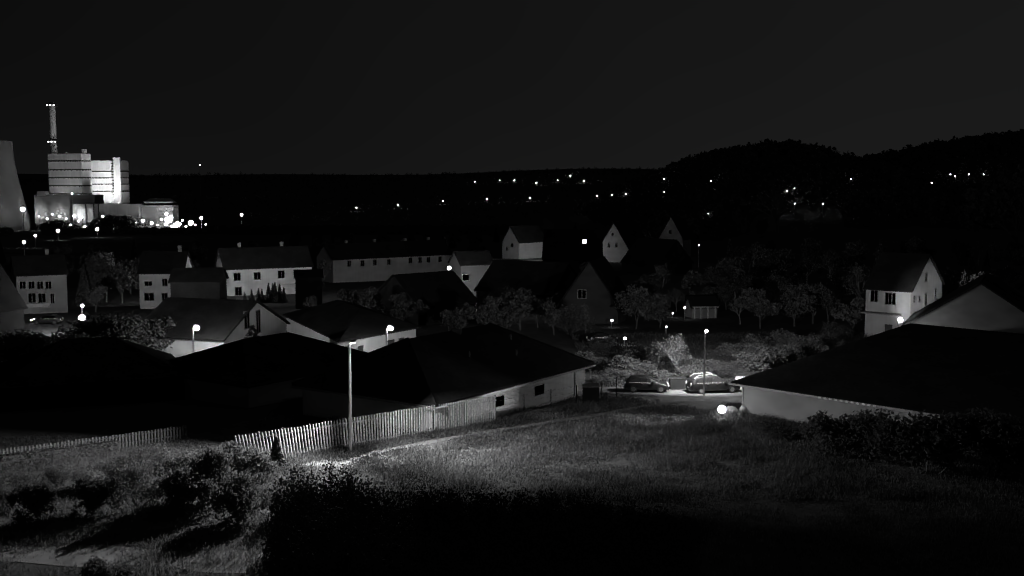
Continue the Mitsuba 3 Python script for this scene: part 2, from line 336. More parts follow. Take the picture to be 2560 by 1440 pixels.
# dark houses
DARK = 'dark houses that show only as black roof shapes'
for q, lab in (((-13.87, 171.16, 0.735, 12.08, 11.26, 3.16, 7.38), 'black roof silhouette with its steep right edge just below the bright round lamp'),
               ((3.39, 194.05, -0.518, 13.37, 14.59, 3.42, 8.22), 'black roof silhouette between the lit window house and the dim gable in the middle'),
               ((18.08, 324.9, -0.113, 15.0, 16.66, 4.06, 12.16), 'black roof with one glowing skylight'),
               ((41.17, 311.5, -0.913, 13.47, 14.7, 3.19, 9.75), 'black roof silhouette right of the two window gable'),
               ((-70.5, 141.6, -1.912, 9.73, 8.6, 4.49, 10.9), 'dark gabled house cut by the left picture edge'),
               ((-49.8, 174.0, 0.1, 7.0, 7.5, 6.2, 8.0), 'tall dark house block between the two white houses'),
               ((-36.5, 196.0, 0.2, 7.0, 4.6, 5.6, 6.6), 'small dark house in front of the right end of the long white house')):
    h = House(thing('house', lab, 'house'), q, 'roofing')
    if 'skylight' in lab:
        kx = h
        # skylight lies in the front roof slope
        sl = math.atan2(h.hr - h.he, h.w / 2)
        nrm = h.R @ np.array([0, -math.sin(sl), math.cos(sl)]); o = h.W(0, 0, h.hr + 0.03) + nrm * 0.2
        r = ray(1461, 604); c = EYE + r * (((o - EYE) @ nrm) / (r @ nrm)); ex = h.R @ np.array([1.0, 0, 0]); ey = np.cross(nrm, ex)
        mb = MB()
        q4 = lambda a, b, k: [c + ex * sa * a + ey * sb * b + nrm * k for sa, sb in ((-1, -1), (1, -1), (1, 1), (-1, 1))]
        mb.hexa(q4(.75, .95, -.1), q4(.75, .95, .05)); fk = mb.put(h.key + '__skylight', 'frame')
        gk = put(h.key + '__skylight__pane', MB().hexa(q4(.6, .8, .03), q4(.6, .8, .07)).mesh(), 'pane')
        scene[gk]['emitter'] = {'type': 'area', 'radiance': grey(2.2), 'sampling_weight': 0.05}


# ------------------------------------------------------------------ low halls close to the fence
AX = math.atan2(0.82, 0.57)
A = House(thing('hall', 'low pale hall under a big black hipped roof, standing behind the palisade fence', 'hall'), (-5.3, 94.6, AX, 14.0, 22.0, 2.6, 6.3), 'plaster', kind='hip', over=0.6, hip=0.25)
mb = MB()
for side in ('front', 'left'):
    t, n, d = A.sides[side]; L = (A.l if side == 'front' else A.w) / 2 + 0.6
    A.panel(side, -L, L, A.he - 0.12, A.he + 0.04, 0.62, 0.76, mb)
mb.put(A.key + '__gutter', 'gutter')
cq = gnd(1143, 862, 5.2)
MB().box((cq[0] - .35, cq[1] - .35, cq[2] - 1.2), (cq[0] + .35, cq[1] + .35, cq[2] + 1.25)).box((cq[0] - .42, cq[1] - .42, cq[2] + 1.25), (cq[0] + .42, cq[1] + .42, cq[2] + 1.35)).put(A.key + '__chimney', 'plaster_dim')
for va, vb in ((-2.0, -3.5), (3.5, -4.5), (5.5, -2.5)):
    vz = A.hr - (A.hr - A.he) * abs(vb) / (A.w / 2 + .6); MB().tube([A.W(va, vb, vz - .2), A.W(va, vb, vz + .65)], .07, 8).put(A.key + '__vent_pipe', 'gutter')
for sg in (-1, 1):      # ridge caps along the hips
    for sa in (-1, 1):
        MB().tube([A.W(sa * (A.l / 2 + .6), sg * (A.w / 2 + .6), A.he + .2), A.W(sa * max(A.l / 2 - A.w / 2 * .75, .3), 0, A.hr + .2)], .09, 6).put(A.key + '__ridge_cap', 'roofing')
for i in range(9):
    z = 0.25 + i * 0.26
    A.panel('front', -10.95, 10.95, z, z + 0.235, 0.0, 0.03, MB()).put(A.key + '__wall__board', 'plaster')
for u in (-3.5, 2.5): 
    k = A.panel('front', u, u + 1.6, 1.0, 2.0, 0.0, 0.05, MB()).put(A.key + '__window', 'frame')
    A.panel('front', u + .1, u + 1.5, 1.1, 1.9, 0.02, 0.06, MB()).put(k + '__pane', 'pane')
A.panel('front', -9.6, -9.5, 0, 2.5, 0.03, 0.12, MB()).put(A.key + '__downpipe', 'gutter')
A.panel('front', 9.0, 9.1, 0, 2.5, 0.03, 0.12, MB()).put(A.key + '__downpipe', 'gutter')
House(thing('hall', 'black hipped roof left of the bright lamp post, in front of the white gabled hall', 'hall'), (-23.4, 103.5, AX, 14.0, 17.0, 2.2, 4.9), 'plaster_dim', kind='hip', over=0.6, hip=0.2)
House(thing('hall', 'long black roof in the dark left of the yard lamps', 'hall'), (-38.5, 99.0, 0.42, 12.0, 15.0, 2.2, 5.2), 'roofing', kind='hip', over=0.5, hip=0.1)
C = House(thing('hall', 'white gabled hall with two tall dark windows beside the yard lamp', 'hall'), (-35.44, 128.93, 2.854, 14.25, 11.67, 3.09, 6.445), 'plaster', over=0.5)
C.window('left', 617, 800, 1.0, 1.9); C.window('left', 645, 804, 0.9, 2.6)
C.door('left', 604, 838, 1.1, 2.4)


def wing(key, Cn, Lf, Rt, he, rise, wall, roof, over=0.5, base=None):
    """four cornered building from a near corner and two far ones, under a low hipped roof"""
    Cn, Lf, Rt = (np.array([p[0], p[1]], float) for p in (Cn, Lf, Rt)); Bk = Lf + Rt - Cn
    z0 = base if base is not None else -0.0318 * Cn[1]
    ring = [Cn, Rt, Bk, Lf]; m = sum(ring) / 4
    lo = [[*p, z0 - 1] for p in ring]; hi = [[*p, z0 + he] for p in ring]
    MB().hexa(lo, hi).put(key + '__wall', wall)
    ex = [m + (p - m) * (1 + over / np.linalg.norm(p - m) * 1.4) for p in ring]
    a, b = (ring[0] + ring[1]) / 2, (ring[2] + ring[3]) / 2
    if np.linalg.norm(Rt - Cn) > np.linalg.norm(Lf - Cn): a, b = (Cn + Lf) / 2, (Rt + Bk) / 2
    r0, r1 = a * 0.7 + b * 0.3, a * 0.3 + b * 0.7
    e = [[*p, z0 + he + 0.01] for p in ex]; e2 = [[*p, z0 + he + 0.18] for p in ex]; t = [[*r0, z0 + he + rise], [*r1, z0 + he + rise]]
    v = np.array(e + e2 + t)
    if np.linalg.norm(Rt - Cn) > np.linalg.norm(Lf - Cn): f = [[4, 5, 9], [4, 9, 8], [5, 6, 9], [6, 7, 8], [6, 8, 9], [7, 4, 8]]
    else: f = [[4, 5, 8], [5, 6, 9], [5, 9, 8], [6, 7, 9], [7, 4, 8], [7, 8, 9]]
    f += [[0, 3, 2], [0, 2, 1]]
    for i in range(4): j = (i + 1) % 4; f += [[i, j, 4 + j], [i, 4 + j, 4 + i]]
    put(key + '__roof', (v, np.array(f)), roof)
    return z0, ring


D = thing('hall_wing', 'white hall wing with a bare bright side wall behind the tall lamp post', 'hall')
z0, ring = wing(D, gnd(848, 854, 3), gnd(716, 803, 3), gnd(1040, 826, 3), 2.95, 2.2, 'plaster', 'roofing')
Cn, Rt = ring[0], ring[1]; d = (Rt - Cn) / np.linalg.norm(Rt - Cn); nn = np.array([d[1], -d[0]])
for s0, wd, za, zb, nm in ((3.0, 0.9, 0.0, 2.1, 'door'), (8.2, 1.2, 0.9, 2.1, 'window'), (10.2, 1.0, 0.0, 2.1, 'door')):
    P = lambda s_, k, z: [*(Cn + d * s_ + nn * k), z0 + z]
    MB().hexa([P(s0, -.05, za), P(s0 + wd, -.05, za), P(s0 + wd, .04, za), P(s0, .04, za)], [P(s0, -.05, zb), P(s0 + wd, -.05, zb), P(s0 + wd, .04, zb), P(s0, .04, zb)]).put(f'{D}__{nm}', 'darkmetal')

# right hand hall: low white wall under a large shallow hip
E_ = thing('hall', 'low white hall under a wide shallow black roof beside the glaring garden lamp', 'hall')
L3, R3 = np.array([19.0, 89.4]), np.array([50.0, 58.8]); nb = np.array([0.702, 0.712])
zb = -0.0318 * 88
we, ex = 2.62, 0.75
a_ = (R3 - L3) / np.linalg.norm(R3 - L3)
q4 = [L3, R3, R3 + nb * 40, L3 + nb * 40]
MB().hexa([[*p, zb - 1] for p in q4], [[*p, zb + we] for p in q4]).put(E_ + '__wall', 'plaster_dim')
e4 = [L3 - a_ * ex - nb * ex, R3 + a_ * ex - nb * ex, R3 + a_ * ex + nb * (40 + ex), L3 - a_ * ex + nb * (40 + ex)]
apex = gnd(2275, 808, 6.5); apex2 = apex + np.array([a_[0], a_[1], 0]) * 12
v = [[*p, zb + we - 0.12] for p in e4] + [[*p, zb + we + 0.08] for p in e4] + [apex.tolist(), [apex2[0], apex2[1], apex[2]]]
f = [[4, 5, 9], [4, 9, 8], [5, 6, 9], [6, 7, 8], [6, 8, 9], [7, 4, 8], [0, 3, 2], [0, 2, 1]]
for i in range(4): j = (i + 1) % 4; f += [[i, j, 4 + j], [i, 4 + j, 4 + i]]
put(E_ + '__roof', (np.array(v), np.array(f)), 'roofing')
g0, g1 = e4[0], e4[1]
mb = MB(); k = lambda s_, o_, z: [*(g0 + a_ * s_ - nb * o_), zb + we + z]
mb.hexa([k(0, .02, -.1), k(40, .02, -.1), k(40, .16, -.1), k(0, .16, -.1)], [k(0, .02, .05), k(40, .02, .05), k(40, .16, .05), k(0, .16, .05)]); mb.put(E_ + '__gutter', 'gutter')
for i in range(11):      # pale brackets that catch the light along the gutter
    s_ = 8.2 + i * 0.45
    MB().hexa([k(s_, .165, -.08), k(s_ + .22, .165, -.08), k(s_ + .22, .22, -.08), k(s_, .22, -.08)], [k(s_, .165, .06), k(s_ + .22, .165, .06), k(s_ + .22, .22, .06), k(s_, .22, .06)]).put(E_ + '__gutter__bracket', 'whitepaint')
for px, py, dx in ((2113, 888, .3), (2440, 905, .3)):
    cq = gnd(px, py, 4.0); MB().box((cq[0] - dx, cq[1] - dx, cq[2] - 1.6), (cq[0] + dx, cq[1] + dx, cq[2] + .7)).box((cq[0] - dx - .06, cq[1] - dx - .06, cq[2] + .7), (cq[0] + dx + .06, cq[1] + dx + .06, cq[2] + .8)).put(E_ + '__chimney', 'bark')
P = lambda s_, o_, z: [*(L3 + a_ * s_ - nb * o_), zb + z]
MB().hexa([P(0.05, 0, 0), P(.14, 0, 0), P(.14, .1, 0), P(.05, .1, 0)], [P(0.05, 0, 2.5), P(.14, 0, 2.5), P(.14, .1, 2.5), P(.05, .1, 2.5)]).put(E_ + '__downpipe', 'gutter')

# small white garage end behind the estate car, and the lit shed on the slope
G_ = thing('bin_shelter', 'low white bin shelter just beyond the nose of the black estate car', 'shelter')
c = gnd(1862, 1000); wing(G_, (c[0] + .5, 103.3), (c[0] + 1.0, 105.0), (c[0] + 4.4, 103.0), 1.15, 0.12, 'plaster', 'roofing', 0.05)
S_ = House(thing('shed', 'small lit garden shed with posts and a little lamp at its corner', 'shed'), (30.6, 176.5, 0.15, 3.5, 4.2, 1.9, 3.3), 'plaster_dim')
for u in (-1.9, -0.9, 0.3, 1.5): S_.panel('front', u, u + 0.14, 0, 1.9, 0.5, 0.64, MB()).put(S_.key + '__post', 'whitepaint')
S_.panel('front', -2.1, 2.1, 1.85, 2.0, 0, 0.8, MB()).put(S_.key + '__canopy', 'plaster')


# ------------------------------------------------------------------ power station across the river
PY = 1200.0
def zat(py, y): return float(at(1280, py, y)[2])
def xat(px, y): return float(at(px, 480, y)[0])


GZ = -39.7


def block(key, corner, rot, w1, w2, z1, mat, z0=GZ):
    """corner: nearest corner (x, y); face 1 runs to the left, face 2 to the right"""
    a = np.array([-math.cos(rot), math.sin(rot)]); b = np.array([math.sin(rot), math.cos(rot)])
    c = np.array(corner, float); ring = [c, c + b * w2, c + b * w2 + a * w1, c + a * w1]
    MB().hexa([[*p, z0 - 2] for p in ring], [[*p, z1] for p in ring]).put(key, mat)
    return c, a, b


def bands(key, c, a, b, w1, w2, zs, th, mat):
    for z in zs:
        na, nb_ = -b, -a
        mb = MB(); o = 0.35
        P = [c + na * o + nb_ * o, c + b * w2 + nb_ * o, c + b * w2, c, c + a * w1, c + a * w1 + na * o]
        mb.hexa([[*P[0], z], [*P[1], z], [*P[2], z], [*P[3], z]], [[*P[0], z + th], [*P[1], z + th], [*P[2], z + th], [*P[3], z + th]])
        mb.hexa([[*(c + na * o), z], [*c, z], [*P[4], z], [*P[5], z]], [[*(c + na * o), z + th], [*c, z + th], [*P[4], z + th], [*P[5], z + th]])
        mb.put(key, mat)


B1 = thing('boiler_house', 'left and darker grey boiler house of the power station with thin dark bands', 'boiler house')
x205, x228 = xat(206, PY), xat(228, PY)
c, a, b = block(B1 + '__wall', (x205, PY), 0.30, 43.5, 15.5, zat(384, PY), 'cladding')
bands(B1 + '__band', c, a, b, 43.5, 15.5, [zat(p, PY) for p in (404, 426, 446, 466, 486)], 1.5, 'darkmetal')
MB().box((xat(206, PY) - 2, PY + 8, zat(384, PY)), (xat(206, PY) + 2, PY + 12, zat(372, PY))).put(B1 + '__roof_cabin', 'cladding')
P2 = 1235.0
B2 = thing('boiler_house', 'right and brighter boiler house of the power station, glaring white at its foot', 'boiler house')
c2, a2, b2 = block(B2 + '__wall', (xat(303, P2), P2), 0.22, 50, 16.5, zat(401, P2), 'cladding')
bands(B2 + '__band', c2, a2, b2, 36, 16.5, [zat(p, P2) for p in (430, 446, 462, 480)], 1.2, 'darkmetal')
o = c2 - b2 * 1.2
MB().box((xat(284, P2) + .5, P2 - .3, GZ), (xat(303, P2), P2 + 3, zat(393, P2))).put(B2 + '__stair_tower', 'cladding')
for i in range(12):
    z = zat(487, P2) + i * 3.1
    MB().box((xat(283.5, P2) - .9, P2 - 1.2, z), (xat(287.5, P2) - .6, P2 - .6, z + 1.5)).put(B2 + '__stair_window', 'darkmetal')
LB = thing('industrial_building', 'low dark industrial block below the left boiler house', 'industrial building')
block(LB + '__wall', (xat(236, 1178), 1178), 0.06, xat(236, 1178) - xat(80, 1178), 22, zat(487, 1178), 'dullwood')
MB().box((xat(92, 1180), 1180, zat(490, 1180)), (xat(112, 1180), 1190, zat(478, 1180))).put(LB + '__roof_cabin', 'concrete')
TH = thing('turbine_hall', 'long pale turbine hall in front of the boiler houses', 'turbine hall')
block(TH + '__wall', (xat(345, 1160), 1160), 0.02, xat(345, 1160) - xat(178, 1160), 16, zat(510, 1160), 'cladding')
for px in (212, 232, 244): MB().box((xat(px, 1160), 1159.2, GZ), (xat(px + 2.2, 1160), 1160.2, zat(510, 1160))).put(TH + '__pilaster', 'darkmetal')
OF = thing('office_building', 'flat roofed works building with a slanted light roof right of the turbine hall', 'office building')
block(OF + '__wall', (xat(430, 1168), 1168), 0.02, xat(430, 1168) - xat(346, 1168), 20, zat(513, 1168), 'concrete')
y0 = 1170
MB().hexa([[xat(362, y0), y0, zat(508, y0)], [xat(432, y0), y0, zat(508, y0)], [xat(432, y0), y0 + 15, zat(508, y0)], [xat(362, y0), y0 + 15, zat(508, y0)]],
          [[xat(358, y0), y0, zat(504, y0)], [xat(430, y0), y0, zat(504, y0)], [xat(415, y0), y0 + 15, zat(496, y0)], [xat(364, y0), y0 + 15, zat(496, y0)]]).put(OF + '__roof', 'cladding')
for px in (388, 396, 404, 412, 423, 428):
    kx = put(OF + '__window', MB().box((xat(px, 1167), 1167.2, zat(525, 1167)), (xat(px + 3, 1167), 1168.1, zat(518, 1167))).mesh(), 'frame')
    scene[kx]['emitter'] = {'type': 'area', 'radiance': grey(0.28), 'sampling_weight': 0.02}

CH = thing('chimney', 'tall slender power station chimney with two rings of warning lamps', 'chimney')
cy = 1225.0; cx = xat(138.5, cy)
zz = np.linspace(GZ, zat(256, cy), 14); rr = np.interp(zz, [GZ, zz[-1]], [4.3, 3.3])
MB().tube([[cx, cy, z] for z in zz], rr, 24).put(CH + '__shaft', 'concrete', 40)
for py in (266, 357):
    zr = zat(py, cy)
    for zo in (-.2, 2.2): MB().tube([[cx, cy, zr + zo - .15], [cx, cy, zr + zo + .15]], 6.0, 24).put(CH + '__platform_baffle', 'darkmetal')  # rings widened and doubled to keep the lamp light off the shaft
    for dx in (-3.9, 0.2, 3.7): glow(f'{CH}__lamp_{len([k for k in scene if k.startswith(CH)]):03d}', (cx + dx, cy - math.sqrt(30 - dx * dx), zr + 1.0), 0.85, 4.0, 0.5)
CT = thing('cooling_tower', 'huge dim curved cooling tower cut by the left picture edge', 'cooling tower')
ty = 1190.0; tx = xat(-78, ty); prof = [(352, 104), (380, 105), (410, 108), (440, 113), (470, 119), (500, 126), (530, 134), (560, 141), (600, 147)]
th = np.linspace(0, 2 * np.pi, 64, endpoint=False); v = []
for py, rp in prof: v += [[tx + rp / F * ty * math.cos(t), ty + rp / F * ty * math.sin(t), zat(py, ty)] for t in th]
f = [[i * 64 + j, i * 64 + (j + 1) % 64, (i + 1) * 64 + (j + 1) % 64, (i + 1) * 64 + j] for i in range(len(prof) - 1) for j in range(64)]
put(CT, (np.array(v), np.array(f)), 'concrete', True)

# floodlights of the station: housings at the wall feet with their light
def flood(px, py, y, tgt, inten, label, cut=60, w=0.6, radius=1.2, many=False):
    k = thing('floodlight', label, 'floodlight'); p = at(px, py, y); gz = min(GZ, p[2] - 1)
    MB().tube([[p[0], p[1] + .5, gz], [p[0], p[1] + .5, p[2] - radius]], 0.25, 6).put(k + '__pole', 'darkmetal')
    mb = MB(); mb.box((p[0] - 1, p[1] - .9, p[2] - radius - .5), (p[0] + 1, p[1] + .9, p[2] - radius - .1)); mb.put(k + '__housing', 'darkmetal')
    glow(k + '__lens', p, radius, 30.0 if many or radius > 2 else 9.0, 0.3 if many else 0.1)
    rg = np.random.default_rng(int(px))
    for m_ in range(7 if many else 0):    # extra glowing balls that build up an irregular glare round the lens
        o_ = rg.normal(0, .85, 3) * radius; glow(f'{k}__lens_{m_ + 1:03d}', p + o_, radius * rg.uniform(.35, .7), 30.0, 0.02)
    du = (np.asarray(tgt) - p) / np.linalg.norm(np.asarray(tgt) - p)
    spot(k + '__beam', p + (du * radius * 4 if many else np.array([0, 0, radius + .3])), tgt, inten, cut, cut * .45, w)


def X(px, py, y): return at(px, py, y)
flood(254, 504, 1212, X(254, 440, 1242), 8500, 'roof floodlight under the bright boiler house, leftmost of three', 50, 1.4, .5)
flood(276, 505, 1212, X(278, 440, 1242), 8500, 'roof floodlight under the bright boiler house, middle one of three', 50, 1.4, .5)
flood(297, 507, 1214, X(312, 430, 1242), 2600, 'roof floodlight under the bright boiler house, rightmost of three', 60, 1.2, .5)
flood(134, 486, 1188, X(136, 440, 1212), 800, 'roof floodlight at the foot of the darker boiler house, left one', 80, 0.9, .4)
flood(196, 486, 1186, X(190, 420, 1210), 330, 'roof floodlight at the foot of the darker boiler house, right one', 80, 0.9, .4)
flood(420, 550, 1130, X(138, 320, 1225), 26000, 'biggest glaring floodlight mast right of the power station', 15, 3.0, 3.2, True)
flood(444, 560, 1128, X(345, 530, 1160), 160, 'second biggest glaring floodlight just below the biggest one', 80, 0.4, 2.6, True)
flood(97, 541, 1172, X(98, 536, 1178), 1500, 'floodlight at the left foot of the low dark block', 56, 1.3, .8)
flood(185, 540, 1153, X(188, 535, 1160), 1500, 'floodlight at the left foot of the turbine hall', 58, 1.3, 1.4)
flood(148, 541, 1171, X(150, 536, 1178), 1200, 'floodlight between the dark block and the turbine hall', 56, 1.3, .9)
flood(205, 544, 1153, X(212, 540, 1160), 900, 'second floodlight from the left at the turbine hall foot', 56, 1.2, .9)
flood(166, 382, 1212, X(139, 330, 1225), 420, 'added small floodlight on the darker boiler house roof, lighting the lower chimney', 60, 1.5, .35)  # unseen lamp added to brighten the shadowed lower shaft
flood(57, 523, 1150, X(20, 480, 1180), 90, 'floodlight at the edge of the cooling tower', 75, 0.4, 2.3)
flood(300, 545, 1120, X(290, 520, 1160), 320, 'floodlight in front of the turbine hall', 75, 0.6, .6)


# ------------------------------------------------------------------ lamps
def lamp(px, py, Y, r, rad, label, w=1.0, arm=0.5, pole=0.06, name='street_lamp', group=None, hz=None):
    """a post with an arm and a globe, standing on the ground at distance Y, its globe on the sight line"""
    k = thing(name, label, 'lamp', group); p = at(px, py, Y) if Y else hit(px, py, 5.0)
    px_ = p[0] - arm; gz = float(terrain(px_, p[1]))
    pts = [[px_, p[1], gz - .3], [px_, p[1], p[2] - 0.25 * max(arm, .2)]]
    if arm > 0: pts += [[px_ + arm * .4, p[1], p[2] + r + .05], [p[0], p[1], p[2] + r + .06]]
    MB().tube(pts, np.linspace(pole * 1.3, pole * .8, len(pts)), 8).put(k + '__pole', 'polemetal', 40)
    MB().tube([[p[0], p[1], p[2] + r * .97], [p[0], p[1], p[2] + r + .14]], [r * .35, r * .25], 12).put(k + '__hood', 'darkmetal')
    glow(k + '__globe', p, r, rad, w)
    return k, p


lamp(977, 821, 115, 0.27, 400, 'bent yard lamp with a bright globe right of the tall lamp post', 1.6, .45, .09)
lamp(492, 820, 116, 0.28, 720, 'bent yard lamp with a bright globe left of the white gabled hall', 2.0, .42, .09)
lamp(205, 795, 126, 0.38, 520, 'big glaring lamp on a short bright pole on the left', 2.4, .15, .11)
_, l2 = lamp(1766, 828, 98.5, 0.16, 1300, 'slim street lamp on a thin grey pole in front of the black estate car', 2.0, 0.12, .06)
spot('street_lamp_throw', l2 + np.array([0, .25, -.1]), (17.5, 110.0, -3.2), 1000, 66, 40, 4.5)
lamp(1123, 670, 200, 0.36, 1900, 'round bright lamp above the black roof in the middle', 1.6, .15, .07)
lamp(1483, 670, 214, 0.3, 45, 'small lamp beside the dim gable in the middle', .5, .2)
lamp(700, 656, 229, 0.30, 60, 'small bright lamp over the eaves of the long white house', .4, .2)
lamp(206, 764, 150, 0.22, 4200, 'small round lamp behind the glaring lamp on the left', 2.4, .1)
_, gp = lamp(2251, 800, 122, 0.28, 90, 'glaring lamp at the corner of the tall white house', .8, .25)
spot('street_lamp_beam', gp + np.array([.2, .45, .1]), (59.8, 153.0, 0.0), 3000, 12, 4, 1.2)
# street lamps whose heads the black houses hide, their light lies on the walls behind
lamp(508, 716, 206, 0.25, 1800, 'street lamp standing behind the tall dark house block', 1.0, .3, .06)
lamp(1372, 622, 392, 0.25, 2300, 'street lamp standing behind the black house with the skylight', 1.2, .3, .06)
# tall lamp post beside the palisade fence: shielded head, the light falls down the pole and over the grass
k = thing('street_lamp', 'tall brightly lit lamp post with a shielded head between the two black hipped roofs', 'lamp')
LY = 74.2; Lp = at(876, 1125, LY); top = at(873, 857, LY)
MB().tube([[Lp[0], LY, Lp[2] - .6], [top[0] + .02, LY, top[2] - .15], [top[0] + .06, LY, top[2]], [top[0] + .3, LY - .1, top[2] + .10]], [.12, .10, .09, .05], 10).put(k + '__pole', 'polemetal', 40)
MB().box((top[0] + .15, LY - .55, top[2] + .08), (top[0] + .45, LY + .1, top[2] + .2)).put(k + '__head', 'darkmetal')
lk = put(k + '__lens', MB().box((top[0] + .18, LY - .5, top[2] + .03), (top[0] + .42, LY + .05, top[2] + .075)).mesh(), 'frame')
scene[lk]['emitter'] = {'type': 'area', 'radiance': grey(20.0), 'sampling_weight': 0.2}
spot(k + '__beam_right', (top[0] + .34, LY - .25, top[2] - .02), (-0.6, 75.2, -2.6), 1750, 46, 18, 5.0)
spot(k + '__beam_down', (top[0] + .30, LY - .2, top[2] - .02), (-7.6, 71.6, -2.4), 520, 47, 26, 2.2)
spot(k + '__beam_left', (top[0] + .24, LY - .25, top[2] - .02), (-23.0, 62.0, -2.0), 2000, 60, 40, 4.5)

# garden globe at the corner of the right hall
k = thing('garden_lamp', 'glaring low garden lamp standing in the grass at the corner of the right hall', 'lamp')
g = gnd(1804, 1046); gz = float(terrain(g[0], g[1])); gp = np.array([g[0], g[1], gz + .72])
MB().tube([[g[0], g[1], gz - .2], [g[0], g[1], gz + .4]], .05, 8).put(k + '__post', 'darkmetal')
MB().tube([[g[0], g[1], gz + .36], [g[0], g[1], gz + .42]], .14, 12).put(k + '__collar', 'darkmetal')
glow(k + '__globe', gp, 0.32, 26, 1.0)
spot(k + '__beam', gp + np.array([-.33, -.1, .1]), (-6.0, 83.5, -1.4), 420, 22, 13, 2.5)

# lit shed lamp, lit car lamps and other near dots
for px, py, Y, r, rad, lab in ((1712, 769, 172, .16, 18, 'tiny lamp at the corner of the lit garden shed'), (1682, 783, 176, .16, 8, 'tiny faint lamp left of the lit garden shed'),
                               (1530, 801, 160, .2, 9, 'small bright lamp below the pale car in the middle'), (1562, 846, 138, .2, 20, 'small bright lamp right of the car with the shining roof'),
                               (1030, 723, 200, .22, 3, 'small faint light over the black roofs in the middle'), (1666, 817, 150, .16, 3, 'faint small light above the bare tree')):
    lamp(px, py, Y, r, rad, lab, .3, .05, .04, 'garden_lamp')

# lamps of the plant's yard and the far side of the valley
for px, py, Y, r, rad, lab in ((477, 557, 1130, 2.6, 30, 'pear shaped bright lamp right of the two glaring floodlights'), (503, 545, 1140, 1.6, 30, 'bright lamp at the right end of the works yard'),
                               (357, 552, 1125, 1.7, 30, 'left one of the two lamps before the works building'), (379, 558, 1120, 1.5, 30, 'right one of the two lamps before the works building'),
                               (257, 541, 1120, 1.2, 12, 'tall narrow lamp before the turbine hall'), (212, 567, 1100, 1.2, 30, 'small lamp among the trees under the turbine hall'),
                               (243, 573, 800, 1.2, 30, 'bright lamp at the lit hedge below the turbine hall'), (145, 577, 720, 1.1, 30, 'lamp below the low dark block'),
                               (88, 589, 550, .62, 30, 'lamp on the river bank, second from the left edge'), (60, 605, 420, .58, 30, 'lowest lamp on the river bank near the left edge'),
                               (604, 537, 1150, 1.5, 22, 'lone lamp on the road right of the power station'), (180, 484, 1165, 1.0, 14, 'small lamp on the roof of the low dark block'),
                               (315, 548, 1120, .9, 3, 'faint lamp before the pale turbine hall')):
    lamp(px, py, Y, r, rad, lab, .12, 0.0, .16)

for px, py, r, rad in ((118, 547, .9, 20), (131, 536, .8, 12), (166, 547, .8, 14), (176, 562, .9, 14), (228, 574, .9, 10), (262, 570, 1.0, 16), (275, 574, 1.1, 18), (286, 572, .9, 14), (330, 566, .9, 14), (394, 563, .8, 10), (404, 548, 1.1, 25), (430, 566, 1.2, 25), (456, 551, 1.0, 22), (465, 566, 1.1, 22), (488, 562, .9, 14), (514, 561, .9, 8), (196, 553, .9, 18), (340, 556, .7, 8)):
    lamp(px, py, 1108, r, rad, 'small lamp in the string of lights along the foot of the power station', .12, 0.0, .14, group='string of small lamps along the foot of the power station')
FAR = [(499, 413, 2600, 10), (891, 519, 0, 9), (994, 512, 0, 16), (1107, 503, 0, 6), (1217, 498, 0, 22), (1325, 495, 0, 9), (1187, 454, 0, 3), (1249, 451, 0, 2.2), (1286, 451, 0, 9), (1341, 457, 0, 7), (1394, 451, 0, 2.2),
       (1426, 439, 0, 10), (1459, 452, 0, 9), (1493, 489, 0, 6), (1530, 487, 0, 2), (1564, 485, 0, 4), (1660, 447, 0, 3), (1777, 452, 0, 5), (1661, 480, 0, 1.5),
       (1968, 478, 0, 7), (1987, 509, 0, 16), (2057, 509, 0, 16), (1986, 471, 0, 1.5), (2329, 457, 0, 4), (2376, 436, 0, 2.2), (2388, 441, 0, 2.2), (2422, 436, 0, 2), (2459, 436, 0, 2.5), (2127, 448, 0, 1.3), (1771, 534, 0, 1.5), (1747, 613, 0, 2)]
SPECIAL = {(499, 413): 'lone light high in the dark right of the boiler houses', (1217, 498): 'brightest lamp of the row across the valley', (2057, 509): 'right one of the two bright hillside lamps', (1987, 509): 'left one of the two bright hillside lamps',
           (1426, 439): 'topmost lamp of the town on the far slope', (994, 512): 'bright lamp with a lit patch, second of the row across the valley', (891, 519): 'lamp at the left end of the row across the valley', (1968, 478): 'hillside lamp above the two bright ones', (2329, 457): 'faint lone lamp on the right hill'}
for px, py, Y, br in FAR:
    p = at(px, py, Y) if Y else hit(px, py, 7.0)
    dist = float(np.linalg.norm(p - EYE)); r = max(0.25, dist * 0.00055); lab = SPECIAL.get((px, py))
    lamp(px, py, float(p[1]), r, br * 3.0, lab or 'distant street lamp, a tiny point on the dark slope beyond the valley', .025, 0.0, .08 * max(1, dist / 900), group=None if lab else 'distant street lamps beyond the valley')


# ------------------------------------------------------------------ fences
def fence_line(p0, p1): d = np.asarray(p1, float)[:2] - np.asarray(p0, float)[:2]; L = np.linalg.norm(d); return np.asarray(p0, float)[:2], d / L, L


